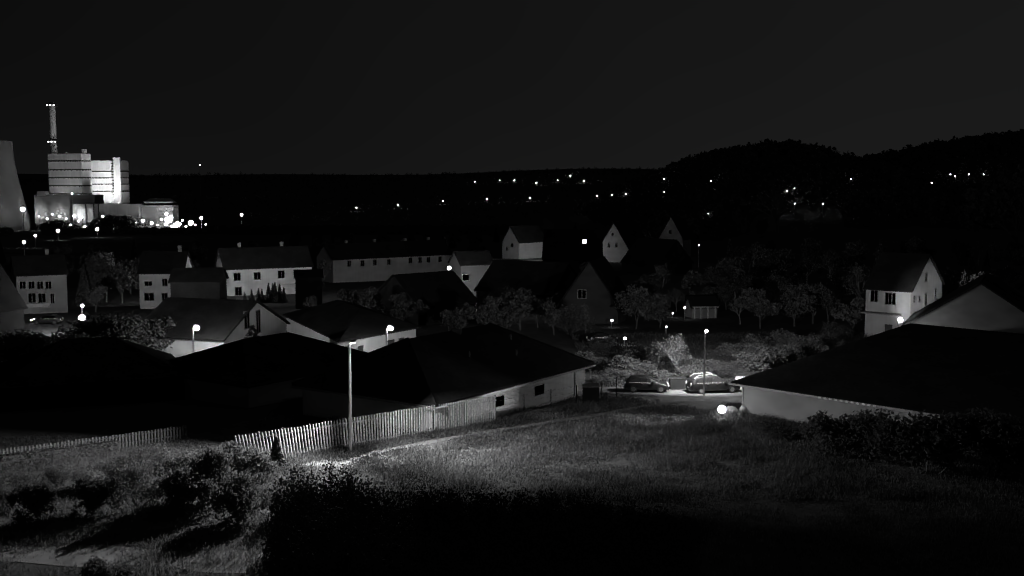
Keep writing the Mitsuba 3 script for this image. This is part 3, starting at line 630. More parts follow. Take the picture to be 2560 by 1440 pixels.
FK = thing('palisade_fence', 'tall palisade fence of pale upright slats in front of the low hall', 'fence')
p0, d, L = fence_line(gnd(604, 1175), gnd(1242, 1062)); nrm = np.array([d[1], -d[0]])
n = int(L / 0.235); rot = math.atan2(d[1], d[0]); R = frame2(rot)
for i in range(n):
    s = (i + .5) * 0.235; p = p0 + d * s; z = float(terrain(*p)); lean = 0.22 * (1 - min(1, s / 13.0)); hh = 2.3 + RNG.normal(0, .015)
    w = 0.056; b0, t0 = np.array([0, 0, z - .2]), np.array([*(-d * lean * hh), z + hh])
    def q(off, zc, dep): return [*(p + d * off + nrm * dep)] + [zc]
    lo = [np.array([*(p + d * o_ + nrm * e_), z - .2]) for o_, e_ in ((-w, .0), (-w * .55, .05), (w * .55, .05), (w, .0))]
    sh = np.array([*(-d * lean * hh), hh + .2]); hi = [a_0 + sh for a_0 in lo]
    tip = (hi[0] + hi[3]) / 2 + [0, 0, .08]
    v = lo + hi + [tip]; f = [[0, 1, 5], [0, 5, 4], [1, 2, 6], [1, 6, 5], [2, 3, 7], [2, 7, 6], [3, 0, 4], [3, 4, 7], [4, 5, 8], [5, 6, 8], [6, 7, 8], [7, 4, 8]]
    put(FK + '__slat', (np.array(v), np.array(f)), 'slatpaint')
for zz_ in (0.45, 1.95):
    mb = MB()
    for i in range(12):
        pa, pb = p0 + d * L * i / 12, p0 + d * L * (i + 1) / 12; la, lb = (0.22 * (1 - min(1, L * i / 12 / 13)) * zz_, 0.22 * (1 - min(1, L * (i + 1) / 12 / 13)) * zz_)
        za, zb_ = float(terrain(*pa)) + zz_, float(terrain(*pb)) + zz_; pa = pa - d * la; pb = pb - d * lb
        A4 = [[*(pa - nrm * .06), za], [*(pb - nrm * .06), zb_], [*(pb - nrm * .02), zb_], [*(pa - nrm * .02), za]]
        mb.hexa(A4, [[x, y, z + .07] for x, y, z in A4])
    mb.put(FK + '__rail', 'slatpaint')
for s in np.linspace(0.4, L - .1, 8):
    p = p0 + d * s - nrm * .09; z = float(terrain(*p)); lean = .22 * (1 - min(1, s / 13.0))
    MB().tube([[*p, z - .3], [*(p - d * lean * 2.35), z + 2.4]], .045, 6).put(FK + '__post', 'darkmetal')
for px in (861, 886):
    r = gnd(px, 1118); MB().tube([[r[0], r[1] - .2, r[2] - .3], [r[0], r[1] - .2, r[2] + 2.2]], .06, 8).put(FK + '__gate_post', 'darkmetal')

WK = thing('wire_fence', 'thin wire fence on dark posts between the low hall and the parked cars', 'fence')
pp = [gnd(1245, 1062), gnd(1310, 1046), gnd(1377, 1032), gnd(1441, 1021), gnd(1503, 1008), gnd(1541, 998)]
for p in pp[1:]: z = float(terrain(p[0], p[1])); MB().tube([[p[0], p[1], z - .3], [p[0], p[1], z + 2.0]], .045, 6).put(WK + '__post', 'blackish')
for zz_ in (.4, .9, 1.4, 1.9):
    MB().tube([[p[0], p[1], float(terrain(p[0], p[1])) + zz_] for p in pp], .006, 4).put(WK + '__wire', 'darkmetal')

PK = thing('picket_fence', 'low dim picket fence running up from the left picture edge', 'fence')
p0, d, L = fence_line(gnd(-130, 1178), gnd(470, 1096)); nrm = np.array([d[1], -d[0]])
n = int(L / .235)
for i in range(n):
    p = p0 + d * (i + .5) * .235; z = float(terrain(*p)); o = RNG.normal(0, .02); R = frame2(math.atan2(d[1], d[0]))
    MB().box((-.055, -.012, -.2), (.055, .012, 1.0 + o), R, (p[0], p[1], z)).put(PK + '__picket', 'dullwood')
for zz_ in (.3, .8):
    MB().tube([[*(p0 + d * L * t - nrm * .04), float(terrain(*(p0 + d * L * t))) + zz_] for t in np.linspace(0, 1, 12)], .035, 4).put(PK + '__rail', 'dullwood')


# ------------------------------------------------------------------ cars
def car(label, loc, heading, paint, Lc=4.6, Wc=1.8, Hc=1.5, estate=True, rails=False, scale=1.0):
    k = thing('parked_car', label, 'car'); R = frame2(heading); o = np.array([loc[0], loc[1], float(terrain(loc[0], loc[1])) + .03])
    hl = Lc / 2
    # stations along the car: x, belt z, roof z, half width at belt, half width at roof
    if estate: st = [(-1, .62, .64, .70, .60), (-.97, .90, .93, .80, .62), (-.90, .93, 1.18, .86, .60), (-.80, .95, 1.40, .88, .62), (-.60, .95, 1.47, .90, .65), (-.2, .94, 1.50, .90, .66), (.05, .93, 1.46, .90, .65), (.22, .93, 1.28, .90, .66), (.42, .92, .97, .88, .74), (.70, .86, .89, .85, .70), (.92, .74, .76, .76, .60), (1, .55, .57, .62, .50)]
    else: st = [(-1, .60, .62, .66, .55), (-.97, .88, .92, .78, .60), (-.88, .92, 1.12, .84, .58), (-.72, .94, 1.36, .86, .60), (-.45, .94, 1.45, .87, .62), (-.1, .93, 1.47, .88, .62), (.12, .92, 1.40, .88, .62), (.32, .92, 1.18, .88, .64), (.56, .88, .92, .86, .70), (.80, .78, .80, .80, .62), (.95, .66, .68, .70, .55), (1, .50, .52, .58, .46)]
    ws, hs = Wc / 1.8, Hc / 1.5; v = []; N = 10
    for x, zb, zr, wb, wr in st:
        X_ = x * hl; zb, zr, wb, wr = zb * hs, zr * hs, wb * ws, wr * ws; ws_ = wb * .96
        half = [(0, .24), (ws_ * .9, .24), (wb, .42), (wb * 1.0, zb * .8), (wb * .985, zb), (wr, zr - .03), (wr * .8, zr)]
        ring = [(y, z) for y, z in half] + [(0, zr + .015)] + [(-y, z) for y, z in half[:0:-1]]
        v += [[X_, y, z] for y, z in ring]
    N = len(ring); f = []
    for i in range(len(st) - 1):
        for j in range(N): a_0, a1 = i * N + j, i * N + (j + 1) % N; f += [[a_0, a1 + N, a1], [a_0, a_0 + N, a1 + N]]
    for j in range(1, N - 1): f += [[0, j, j + 1]]; m = (len(st) - 1) * N; f += [[m, m + j + 1, m + j]]
    V = lambda P: np.asarray(P, float) @ R.T + o
    put(k + '__body', (V(v), np.array(f)), paint, 38)
    xs = np.array([s[0] for s in st]) * hl
    g = lambda col, x: float(np.interp(x, xs, [s[col] for s in st]))
    def side_y(x, z):
        zb, zr, wb, wr = g(1, x) * hs, g(2, x) * hs - .03, g(3, x) * ws * .985, g(4, x) * ws
        t = np.clip((z - zb) / max(zr - zb, .05), 0, 1); return wb + (wr - wb) * t
    rng = [(-.84, -.52), (-.50, -.16), (-.13, .30)] if estate else [(-.70, -.30), (-.27, .02), (.05, .40)]
    for sg in (-1, 1):
        for xa, xb in rng:
            P = []; ts = np.linspace(xa, xb, 5) * hl
            lowr = [(x, g(1, x) * hs + .03) for x in ts]; upr = [(x, max(g(2, x) * hs - .10, g(1, x) * hs + .05)) for x in ts]
            for (x, z) in lowr + upr: P.append([x, sg * (side_y(x, z) + .012), z])
            ff = [[i, i + 1, i + 6, i + 5] for i in range(4)]
            put(k + '__window', (V(P), np.array(ff)), 'pane')
    for xa, xb, nm in (((.20, .385, 'windscreen') if estate else (.30, .53, 'windscreen')), ((-.965, -.84, 'rear_window') if estate else (-.94, -.74, 'rear_window'))):
        P = []
        for x in np.array([xa, xb]) * hl:
            zr, wr = g(2, x) * hs + .022, g(4, x) * ws * .88
            P += [[x, -wr, zr - .01], [x, 0, zr + .012], [x, wr, zr - .01]]
        put(k + '__' + nm, (V(P), np.array([[0, 3, 4, 1], [1, 4, 5, 2]])), 'pane')
    for xw in (-.60, .62):
        for sg in (-1, 1):
            c = np.array([xw * hl, sg * (.80 * ws), .33]); ax = np.array([0, sg, 0])
            kk = MB().tube([V([c - ax * .12])[0], V([c + ax * .09])[0]], .33, 20).put(k + '__wheel', 'rubber', 40)
            mb = MB(); mb.tube([V([c + ax * .085])[0], V([c + ax * .10])[0]], .21, 14); mb.put(kk + '__rim', 'chrome', 40)
    for sg in (-1, 1):
        x = .30 * hl; y = sg * (side_y(x, .95) + .10)
        mb = MB(); mb.box((x - .08, y - .10, .93 * hs), (x + .10, y + .10, 1.08 * hs)); vv, ff = mb.mesh(); put(k + '__mirror', (V(vv), ff), paint if paint == 'palepaint' else 'chrome')
        for xh in ((-.36, .02) if estate else (-.2, .12)):
            x = xh * hl; y = sg * (g(3, x) * ws + .015); mb = MB(); mb.box((x - .09, y - .03, .80 * hs), (x + .09, y + .03, .845 * hs)); vv, ff = mb.mesh(); put(k + '__handle', (V(vv), ff), 'chrome')
        for x, nm, z in ((.965, 'headlight', .62), (-.985, 'tail_light', .78)):
            c = V([[x * hl * .985, sg * .58 * ws, z * hs]])[0]; vv, ff = sphere_mesh((0, 0, 0), .13, 2, (1, 1, 1.5 if x < 0 else .8)); put(f'{k}__{nm}', (vv + c, ff), 'satin', True)
        x0, x1 = -.80 * hl, .18 * hl
        mb = MB()
        for xa, xb in zip(np.linspace(x0, x1, 8)[:-1], np.linspace(x0, x1, 8)[1:]):   # pale strip added under the glass to paint in reflected highlights
            ya, yb = side_y(xa, g(1, xa) * hs) + .012, side_y(xb, g(1, xb) * hs) + .012; za, zb_ = g(1, xa) * hs, g(1, xb) * hs
            mb.add(V([[xa, sg * ya, za - .03], [xb, sg * yb, zb_ - .03], [xb, sg * yb, zb_ + .02], [xa, sg * ya, za + .02]]), [[0, 1, 2, 3]])
        mb.put(k + '__highlight_strip', 'satin')
        if rails:
            pts = [[x, sg * .56 * ws, g(2, x) * hs + (.03 if i in (0, 6) else .09)] for i, x in enumerate(np.linspace(-.86, .04, 7) * hl)]
            MB().tube(V(pts), .048, 8).put(k + '__roof_rail', 'satin', 40)
    for x, nm in ((1.0, 'front_plate'), (-1.0, 'rear_plate')):
        mb = MB(); s_ = 1 if x > 0 else -1; mb.box((s_ * hl - .03, -.26, .45), (s_ * hl + .02, .26, .56)); vv, ff = mb.mesh(); put(k + '__' + nm, (V(vv), ff), 'whitepaint')
    return k


g = gnd(1790, 990); car('black estate car with bright roof rails and a shining rear quarter', (g[0] + .15, 101.2), 0.20, 'darkpaint', 4.9, 1.86, 1.62, True, True)
g = gnd(1618, 985); car('dark hatchback with its bonnet shining in the lamp light, left of the black estate car', (g[0] + .1, 101.5), -0.06, 'darkpaint', 4.15, 1.74, 1.5, False)
g = gnd(1532, 776); car('pale car with a glaring roof half hidden behind a house edge in the middle', (g[0] + .8, g[1]), math.pi - .1, 'palepaint', 4.3, 1.8, 1.75, True)
g = gnd(1505, 858); car('dark car with a shining roof edge in the unlit street in the middle', (g[0], g[1]), 0.5, 'darkpaint', 4.0, 1.7, 1.45, False)
g = gnd(112, 812); car('car on the far left street with its headlamps lighting the road', (g[0], g[1] + 1), math.pi + .1, 'darkpaint', 4.2, 1.75, 1.45, False)

ck = [c_ for c_ in USED if labels[c_]['label'].startswith('car on the far left')][0]
hz = float(terrain(g[0], g[1])) + .68
for dy in (-.55, .55):
    lk = f'{ck}__headlight_lens' + ('' if dy < 0 else '_001')
    glow(lk, (g[0] - 2.18, g[1] + 1 + dy - .2, hz), .10, 25, .2)
spot(ck + '__beam', (g[0] - 2.4, g[1] + .8, hz), (g[0] - 9.0, g[1] + .2, hz - .9), 150, 50, 12, .6)

# dark cabinet, fence panel, stones beside the garden lamp
k = thing('utility_cabinet', 'tall dark utility cabinet with a pale lid edge at the end of the low hall', 'cabinet')
g = gnd(1478, 1018); z = float(terrain(g[0], g[1]))
MB().box((g[0] - .7, g[1], z - .2), (g[0] + .66, g[1] + .9, z + 1.75)).put(k + '__case', 'blackish')
MB().hexa([[g[0] - .74, g[1] - .05, z + 1.75], [g[0] + .7, g[1] - .05, z + 1.75], [g[0] + .7, g[1] + .95, z + 1.75], [g[0] - .74, g[1] + .95, z + 1.75]],
          [[g[0] - .74, g[1] - .05, z + 1.79], [g[0] + .7, g[1] - .05, z + 1.86], [g[0] + .7, g[1] + .95, z + 1.96], [g[0] - .74, g[1] + .95, z + 1.90]]).put(k + '__lid', 'chrome')
for i in range(2): MB().box((g[0] - .62 + i * .64, g[1] - .02, z + .1), (g[0] - .04 + i * .64, g[1] - .001, z + 1.65)).put(k + '__door', 'blackish')
k = thing('utility_cabinet', 'dark low cabinet between the hatchback and the black estate car', 'cabinet')
g = gnd(1700, 985); z = float(terrain(g[0], 102.5))
MB().box((g[0] - .55, 102.5, z - .2), (g[0] + .9, 103.2, z + 1.05)).put(k + '__case', 'blackish'); MB().box((g[0] - .6, 102.45, z + 1.05), (g[0] + .95, 103.25, z + 1.12)).put(k + '__lid', 'chrome')


def rock(label, px, py, r, sc, mat='whitepaint', lift=.6):
    k = thing('boulder', label, 'boulder'); g = gnd(px, py); m = trimesh.creation.icosphere(subdivisions=3, radius=1.0); v = np.asarray(m.vertices)
    v = v * (1 + .35 * (meshkit.fbm(v * 1.3 + px, 3) - .5))[:, None]
    put(k, (v * np.array(sc) * r + [g[0], g[1], float(terrain(g[0], g[1])) + r * lift * sc[2]], np.asarray(m.faces)), mat, 50)


rock('pale boulder right behind the glaring garden lamp', 1828, 1036, .55, (1.1, .8, .8), 'whitepaint')
rock('pale boulder against the corner of the right hall', 1859, 1038, .46, (.8, .8, 1.15), 'plaster')
rock('small pale boulder low at the corner of the right hall', 1848, 1043, .2, (.9, .8, 1.1), 'plaster')
rock('added flat white slab standing in for the ground glare under the garden lamp', 1806, 1052, .42, (1.0, .7, .35), 'whitepaint', .3)  # white slab added to give the glow blob on the ground
k = thing('garden_wall', 'low dark garden wall between the lit driveway and the garden lamp', 'wall')
a0, a1 = gnd(1812, 1022), gnd(1868, 1022); z = float(terrain(a0[0], a0[1]))
MB().box((a0[0], 91.6, z - .2), (a1[0] + .2, 91.85, z + .62)).put(k + '__body', 'darkmetal'); MB().box((a0[0] - .05, 91.55, z + .62), (a1[0] + .25, 91.9, z + .68)).put(k + '__coping', 'dullwood')


# ------------------------------------------------------------------ vegetation
def leaves(rng, centres, radii, n, size, up=0.0):
    """n small leaf clump faces spread through ellipsoids"""
    centres, radii = np.asarray(centres, float), np.asarray(radii, float)
    vol = radii.prod(1) ** (2 / 3); w = rng.choice(len(centres), n, p=vol / vol.sum())
    d = rng.normal(size=(n, 3)); d /= np.linalg.norm(d, axis=1)[:, None]
    c = centres[w] + d * radii[w] * (rng.random(n) ** 0.45)[:, None] * (0.8 + .35 * rng.random(n))[:, None]
    a = rng.normal(size=(n, 3)); a[:, 2] += up; a /= np.linalg.norm(a, axis=1)[:, None]
    b = np.cross(a, rng.normal(size=(n, 3))); b /= np.linalg.norm(b, axis=1)[:, None]
    s = size * (0.5 + rng.random(n))[:, None]
    v = np.stack([c - a * s, c + b * s * .55, c + a * s, c - b * s * .55], 1).reshape(-1, 3)
    i = np.arange(n)[:, None] * 4
    return v, np.vstack([i + [0, 1, 2], i + [0, 2, 3]])


def branches(rng, h, depth=5, r0=0.16, spread=0.55, first=0.32, stems=1, k=5):
    mb = MB(); tips = []
    def grow(p, d, L, r, lvl):
        q_ = p + d * L * .5 + rng.normal(0, .05 * L, 3); e = p + d * L + rng.normal(0, .06 * L, 3)
        mb.tube([p, q_, e], [r, r * .85, r * .65], k if lvl < 2 else 3)
        if lvl >= depth: tips.append(e); return
        for _ in range(3 if lvl else 4):
            nd = d + rng.normal(0, spread, 3) + [0, 0, .22]; nd /= np.linalg.norm(nd)
            grow(e if rng.random() < .6 else q_, nd, L * rng.uniform(.62, .82), r * .6, lvl + 1)
    for s_ in range(stems):
        d0 = np.array([rng.normal(0, .04 if stems == 1 else .4), rng.normal(0, .04 if stems == 1 else .4), 1.0]); d0 /= np.linalg.norm(d0)
        grow(np.array([rng.normal(0, .12 * (stems > 1)), rng.normal(0, .12 * (stems > 1)), -.15]), d0, h * first, r0, 0)
    return mb.mesh(), np.array(tips)


def archetype(key, seed, kind):
    rng = np.random.default_rng(seed)
    if kind == 'broad':        # 10 m tree in young leaf
        (tv, tf), tips = branches(rng, 10, 4, .2, .5, .3)
        cv = leaves(rng, tips[rng.random(len(tips)) < .85], np.tile([1.0, 1.0, .75], (len(tips), 1))[: (len(tips))][rng.random(len(tips)) < 2][: 10 ** 6][: len(tips)][: (tips[rng.random(len(tips)) < 2]).shape[0]], 10, .3) if False else None
        keep = tips[rng.random(len(tips)) < .8]; cv = leaves(rng, keep, rng.uniform(.5, 1.15, (len(keep), 1)) * [1.1, 1.1, .8], 3600, .30)
    elif kind == 'round':      # 7 m garden tree, denser
        (tv, tf), tips = branches(rng, 7, 3, .15, .5, .3)
        keep = tips; cv = leaves(rng, keep, rng.uniform(.6, 1.1, (len(keep), 1)) * [1.1, 1.1, .9], 3200, .24)
    elif kind == 'bare':       # bare tree, twigs only
        (tv, tf), tips = branches(rng, 10, 5, .17, .5, .27); cv = leaves(rng, tips, np.tile([.5, .5, .5], (len(tips), 1)), 900, .12)
    elif kind == 'conifer':
        mb = MB(); mb.tube([[0, 0, -.3], [0, 0, 8.8]], [.16, .03], 6); tv, tf = mb.mesh()
        n = 4200; z = 0.5 + 8.6 * (1 - np.sqrt(rng.random(n))); tier = .75 + .35 * np.abs(np.sin(z * 4.2)); rad = (9.2 - z) * .20 * tier * np.sqrt(rng.uniform(.25, 1, n)); th = rng.uniform(0, 2 * np.pi, n)
        c = np.stack([rad * np.cos(th), rad * np.sin(th), z], 1); cv = leaves(rng, c, np.full((n, 3), .05), n, .26)
    elif kind == 'bush':       # 2.4 m leafy bush
        (tv, tf), tips = branches(rng, 2.4, 3, .035, .6, .33, 6, 4)
        cv = leaves(rng, tips, np.tile([.33, .33, .28], (len(tips), 1)), 5200, .075)
    elif kind in ('darkbush', 'hedgebush'):   # the same bush, leaf colour darkened to stand as a shaded silhouette
        (tv, tf), tips = branches(rng, 2.4, 3, .035, .6, .33, 6, 4)
        cv = leaves(rng, tips, np.tile([.33, .33, .28], (len(tips), 1)), 5200, .075)
    elif kind == 'twiggy':     # open many stemmed shrub
        (tv, tf), tips = branches(rng, 2.8, 4, .03, .42, .3, 7, 4)
        cv = leaves(rng, tips, np.tile([.3, .3, .3], (len(tips), 1)), 3600, .05)
    scene[key] = {'type': 'shapegroup', 'trunk': mikit.ply((tv, tf), 'mat_palebark' if kind == 'bare' else 'mat_bark'), 'crown': mikit.ply(cv, {'twiggy': 'mat_paleleaf', 'darkbush': 'mat_softleaf', 'hedgebush': 'mat_bramble', 'conifer': 'mat_bramble'}.get(kind, 'mat_leafage'))}
    return key


KIND = {}
for nm, cnt in (('broad', 3), ('round', 2), ('bare', 3), ('conifer', 2), ('bush', 3), ('twiggy', 2), ('darkbush', 3), ('hedgebush', 2)):
    KIND[nm] = [archetype(f'group_{nm}_{i}', 100 + 17 * i + hash(len(nm) * 7 + ord(nm[0])) % 97, nm) for i in range(cnt)]
HEIGHT = {'broad': 10.5, 'round': 7.0, 'bare': 10.5, 'conifer': 9.2, 'bush': 2.4, 'twiggy': 2.9, 'darkbush': 2.4, 'hedgebush': 2.4}


def plant(name, kind, x, y, h, label, cat, group=None, wide=1.0, sink=0.1):
    k = thing(name, label, cat, group); s = h / HEIGHT[kind]
    scene[k] = {'type': 'instance', 'ref': {'type': 'ref', 'id': KIND[kind][int(RNG.integers(len(KIND[kind])))]},
                'to_world': T().translate([float(x), float(y), float(terrain(x, y)) - sink]).rotate([0, 0, 1], float(RNG.uniform(0, 360))).scale([s * wide, s * wide, s])}
    return k


def spotplant(name, kind, px, py_base, py_top, label, cat, group=None, wide=1.0, Y=None):
    """a plant whose foot stands at the sight line px, py_base"""
    g = at(px, py_base, Y) if Y else gnd(px, py_base); z = float(terrain(g[0], g[1])); h = float(at(px, py_top, g[1])[2]) - z
    return plant(name, kind, g[0], g[1], h, label, cat, group, wide)


# near bushes on the lit slope at the lower left
for px, b, t, kd, wd, lab in ((98, 1300, 1170, 'darkbush', .75, 'dark leafy bush under the picket fence near the left edge'), (15, 1290, 1165, 'twiggy', .9, 'pale leafy bush at the left picture edge'),
                              (225, 1288, 1165, 'darkbush', .8, 'dark round bush on the lit slope, third from the left edge'), (345, 1278, 1110, 'twiggy', .8, 'open many stemmed shrub with lit grass behind it'),
                              (462, 1285, 1150, 'darkbush', .9, 'broad dark bush right of the many stemmed shrub'), (530, 1255, 1080, 'darkbush', .62, 'tall dark bush just left of the bright fence slats'),
                              (600, 1300, 1160, 'darkbush', .85, 'dim bush below the bright fence slats'), (700, 1300, 1180, 'twiggy', .9, 'dim shrub on the edge of the black thicket'),
                              (562, 1195, 1088, 'darkbush', .9, 'dark round bush left of the bright fence slats'), (692, 1172, 1085, 'conifer', 1.5, 'small dark conifer standing in front of the fence slats'),
                              (250, 1500, 1375, 'darkbush', 1.0, 'dark bush at the bottom picture edge'), (150, 1215, 1140, 'twiggy', 1.0, 'pale shrub behind the dark round bush')):
    spotplant('bush' if kd != 'conifer' else 'conifer', kd, px, b, t, lab, 'bush' if kd != 'conifer' else 'conifer', wide=wd)
for px, b, t, wd, lab in ((318, 1215, 1112, 1.2, 'pale wispy shrub beside the end of the clipped hedge'), (372, 1205, 1092, 1.3, 'pale wispy shrub right of the first one beside the clipped hedge'), (425, 1200, 1085, 1.2, 'pale wispy shrub third from the end of the clipped hedge'),
                          (40, 1215, 1160, 1.5, 'small pale shrub under the clipped hedge at the left edge'), (190, 1200, 1158, 1.4, 'small pale shrub under the middle of the clipped hedge'), (655, 1262, 1195, .8, 'small pale shrub in the dark below the bright fence slats')):
    spotplant('bush', 'twiggy', px, b, t, lab, 'bush', wide=wd)
for px, b, t, kd, lab in ((500, 1212, 1098, 'twiggy', 'pale loose shrub second left of the bright fence slats'), (598, 1205, 1082, 'darkbush', 'dark bush touching the bright fence slats')): spotplant('bush', kd, px, b, t, lab, 'bush', wide=1.0)
hk = thing('hedge', 'clipped black hedge in front of the picket fence', 'hedge')
h0, h1 = gnd(-130, 1178), gnd(288, 1122); hd = (h1 - h0)[:2]; hl_ = np.linalg.norm(hd); hd /= hl_; hn = np.array([hd[1], -hd[0]])
mb = MB(); cc = []
for i in range(28):
    a0_, a1_ = h0[:2] + hd * hl_ * i / 28 + hn * .9, h0[:2] + hd * hl_ * (i + 1) / 28 + hn * .9; za, zc = float(terrain(*a0_)), float(terrain(*a1_)); tp = .72
    q8 = lambda z0_, z1_: [[*(a0_ - hn * .3), z0_], [*(a1_ - hn * .3), z1_], [*(a1_ + hn * .3), z1_], [*(a0_ + hn * .3), z0_]]
    mb.hexa(q8(za - .2, zc - .2), q8(za + tp, zc + tp)); cc += [[*(a0_ + hn * o_), za + zz_] for o_ in (-.25, 0, .25) for zz_ in (.2, .5, .68)]
mb.put(hk + '__core', 'bramble'); put(hk + '__foliage', leaves(np.random.default_rng(3), cc, np.full((len(cc), 3), .2), 9000, .06), 'bramble')
# right hand bushes before the low white hall
for i, (px, b, t, kd, wd, lab) in enumerate(((2190, 1150, 1000, 'darkbush', 1.0, 'large round dark bush covering the foot of the right hall, leftmost of three'), (2330, 1180, 995, 'darkbush', 1.1, 'large round dark bush covering the foot of the right hall, middle one'),
                              (2480, 1190, 1000, 'darkbush', 1.1, 'large round dark bush covering the foot of the right hall, rightmost'), (1925, 1090, 1040, 'darkbush', 1.8, 'low dark bush at the foot of the white wall, left one'),
                              (1975, 1100, 1055, 'darkbush', 1.6, 'low dark bush at the foot of the white wall, right one'), (2075, 1140, 1006, 'darkbush', 1.1, 'round dark bush between the low bushes and the large ones'))):
    spotplant('bush', kd, px, b, t, lab, 'bush', wide=wd)
spotplant('bush', 'twiggy', 1514, 1008, 972, 'small pale shrub beside the utility cabinet, catching the lamp light', 'bush', wide=.8)
# bank behind the cars
spotplant('bare_tree', 'bare', 1690, 945, 800, 'bare branching tree on the lit bank behind the parked cars', 'tree', wide=1.1)
spotplant('bare_tree', 'bare', 1640, 930, 830, 'smaller bare tree left of the branching one on the bank', 'tree', wide=.9)
BANK = 'shrubs on the lit bank behind the cars'
for px, b, t in ((1540, 960, 905), (1575, 945, 880), (1610, 950, 900), (1660, 955, 915), (1730, 950, 900), (1770, 940, 885), (1820, 945, 890), (1865, 935, 870), (1910, 920, 850), (1960, 905, 845), (2005, 890, 830), (2060, 875, 820), (1500, 930, 880), (1450, 915, 870), (1700, 915, 870), (1840, 905, 850), (1790, 905, 860), (1590, 910, 865), (1640, 900, 860), (1960, 870, 815), (1890, 880, 830), (2080, 850, 790)):
    spotplant('shrub', random.choice(['bush', 'twiggy']), px, b, t, 'dim shrub on the lit bank behind the parked cars', 'shrub', BANK, wide=1.5)
# single trees
for px, b, t, kd, wd, Y, lab in ((1943, 560, 430, 'bare', 1.2, 560, 'pale lit tree with a visible trunk high on the right slope'), (1905, 566, 535, 'round', 1.2, 560, 'small lit tree left of the pale trunk on the slope'),
                                 (810, 700, 618, 'bare', .8, 250, 'dim lit tree between the long white house and the terraced row'), (2420, 800, 672, 'broad', 1.0, 160, 'dim tree behind the blank pale gable, left one'),
                                 (2480, 800, 665, 'broad', 1.0, 165, 'dim tree behind the blank pale gable, right one'), (1760, 800, 700, 'broad', 1.1, 182, 'dim tree over the lit garden shed'),
                                 (2130, 850, 720, 'broad', .9, 148, 'dark tree left of the tall white house'), (2070, 850, 700, 'broad', .9, 165, 'dark tree further left of the tall white house'),
                                 (240, 800, 700, 'broad', .9, 185, 'dim tree above the lit street on the left'), (632, 850, 808, 'conifer', 2.2, 117, 'dark bushy conifer before the door of the white gabled hall'),
                                 (2552, 520, 315, 'broad', .9, 420, 'tall black tree against the sky at the right picture edge')):
    g = at(px, b, Y); z = float(terrain(g[0], Y)); plant('tree', kd, g[0], Y, float(at(px, t, Y)[2]) - z, lab, 'tree', wide=wd)
for i, (px, t) in enumerate(((612, 728), (626, 722), (640, 720), (655, 720), (669, 706), (677, 707), (688, 703), (697, 708), (648, 726), (710, 715))):
    g = at(px, 750, 205); plant('conifer', 'conifer', g[0], 205 + (i % 3), float(at(px, t, 205)[2]) - float(terrain(g[0], 205)), 'dark pointed conifer of the hedge before the long white house', 'conifer', 'conifers before the long white house', wide=1.1)

for i, (px, t, Y) in enumerate([(222, 800, 139), (245, 782, 139), (270, 772, 138), (298, 768, 137), (328, 767, 138)  , (20, 812, 133), (60, 815, 133), (100, 818, 132), (140, 818, 132), (178, 818, 131)]):
    g = at(px, 850, Y - 16); plant('hedge_shrub', 'hedgebush', g[0], Y - 16, float(at(px, t, Y - 16)[2]) - float(terrain(g[0], Y - 16)), 'black hedge shrub beside the glaring lamp on the left', 'shrub', 'hedge shrubs beside the glaring lamp', wide=1.3)
# woods between the houses: trees keep clear of the sight lines to lit walls and lamps
for px, b, t, kd, wd, Y, lab in ((1215, 860, 720, 'broad', 1.1, 150, 'dark tree crown before the black roofs in the middle, leftmost'), (1300, 850, 700, 'round', 1.2, 156, 'dark round tree before the black roofs in the middle'), (1385, 850, 735, 'broad', .9, 150, 'dark tree left of the dim gable in the middle'),
                                 (1590, 840, 690, 'broad', 1.0, 158, 'dark tree right of the dim gable in the middle'), (1650, 830, 712, 'round', 1.1, 160, 'dark round tree right of the pale car in the middle'), (1120, 850, 745, 'broad', 1.1, 150, 'dark tree above the ridge of the near hall'),
                                 (1010, 840, 715, 'broad', 1.0, 158, 'dark tree before the black roof under the bright round lamp'), (930, 800, 700, 'round', 1.0, 165, 'dark tree hiding the foot of the terraced row, right one'), (860, 790, 690, 'broad', 1.0, 175, 'dark tree hiding the foot of the terraced row, left one'),
                                 (1462, 840, 735, 'bare', 1.0, 152, 'bare dark tree before the dim gable'), (1900, 850, 705, 'broad', 1.2, 158, 'dim broad tree above the lit bank, left one'), (1985, 850, 690, 'broad', 1.2, 162, 'dim broad tree above the lit bank, right one'), (1850, 830, 715, 'bare', 1.1, 165, 'bare tree beyond the lit bank'),
                                 (1265, 800, 680, 'bare', 1.1, 172, 'bare tree over the black roofs in the middle'), (1345, 820, 715, 'bare', 1.0, 160, 'second bare tree over the black roofs in the middle'), (1425, 850, 745, 'twiggy', 1.1, 150, 'tall shrub before the dim gable'), (1545, 800, 672, 'bare', 1.0, 180, 'bare tree at the right edge of the dim gable'),
                                 (1620, 780, 655, 'bare', 1.1, 190, 'tall bare tree right of the dim gable'), (1690, 790, 690, 'bare', 1.0, 185, 'bare tree over the small faint lamp by the shed'), (1815, 790, 668, 'broad', 1.1, 190, 'dim tree right of the lit garden shed'), (1930, 800, 660, 'bare', 1.2, 190, 'tall bare tree above the bank'), (2035, 820, 680, 'bare', 1.1, 180, 'bare tree left of the tall white house'),
                                 (1065, 800, 700, 'bare', 1.0, 168, 'bare tree over the black roof under the round lamp'), (780, 800, 720, 'bare', .9, 175, 'bare tree beside the small dark house'), (1175, 790, 700, 'bare', .9, 176, 'bare tree before the small dim house wall')):
    g = at(px, b, Y); z = float(terrain(g[0], Y)); plant('tree', kd, g[0], Y, float(at(px, t, Y)[2]) - z, lab, 'tree', wide=wd)
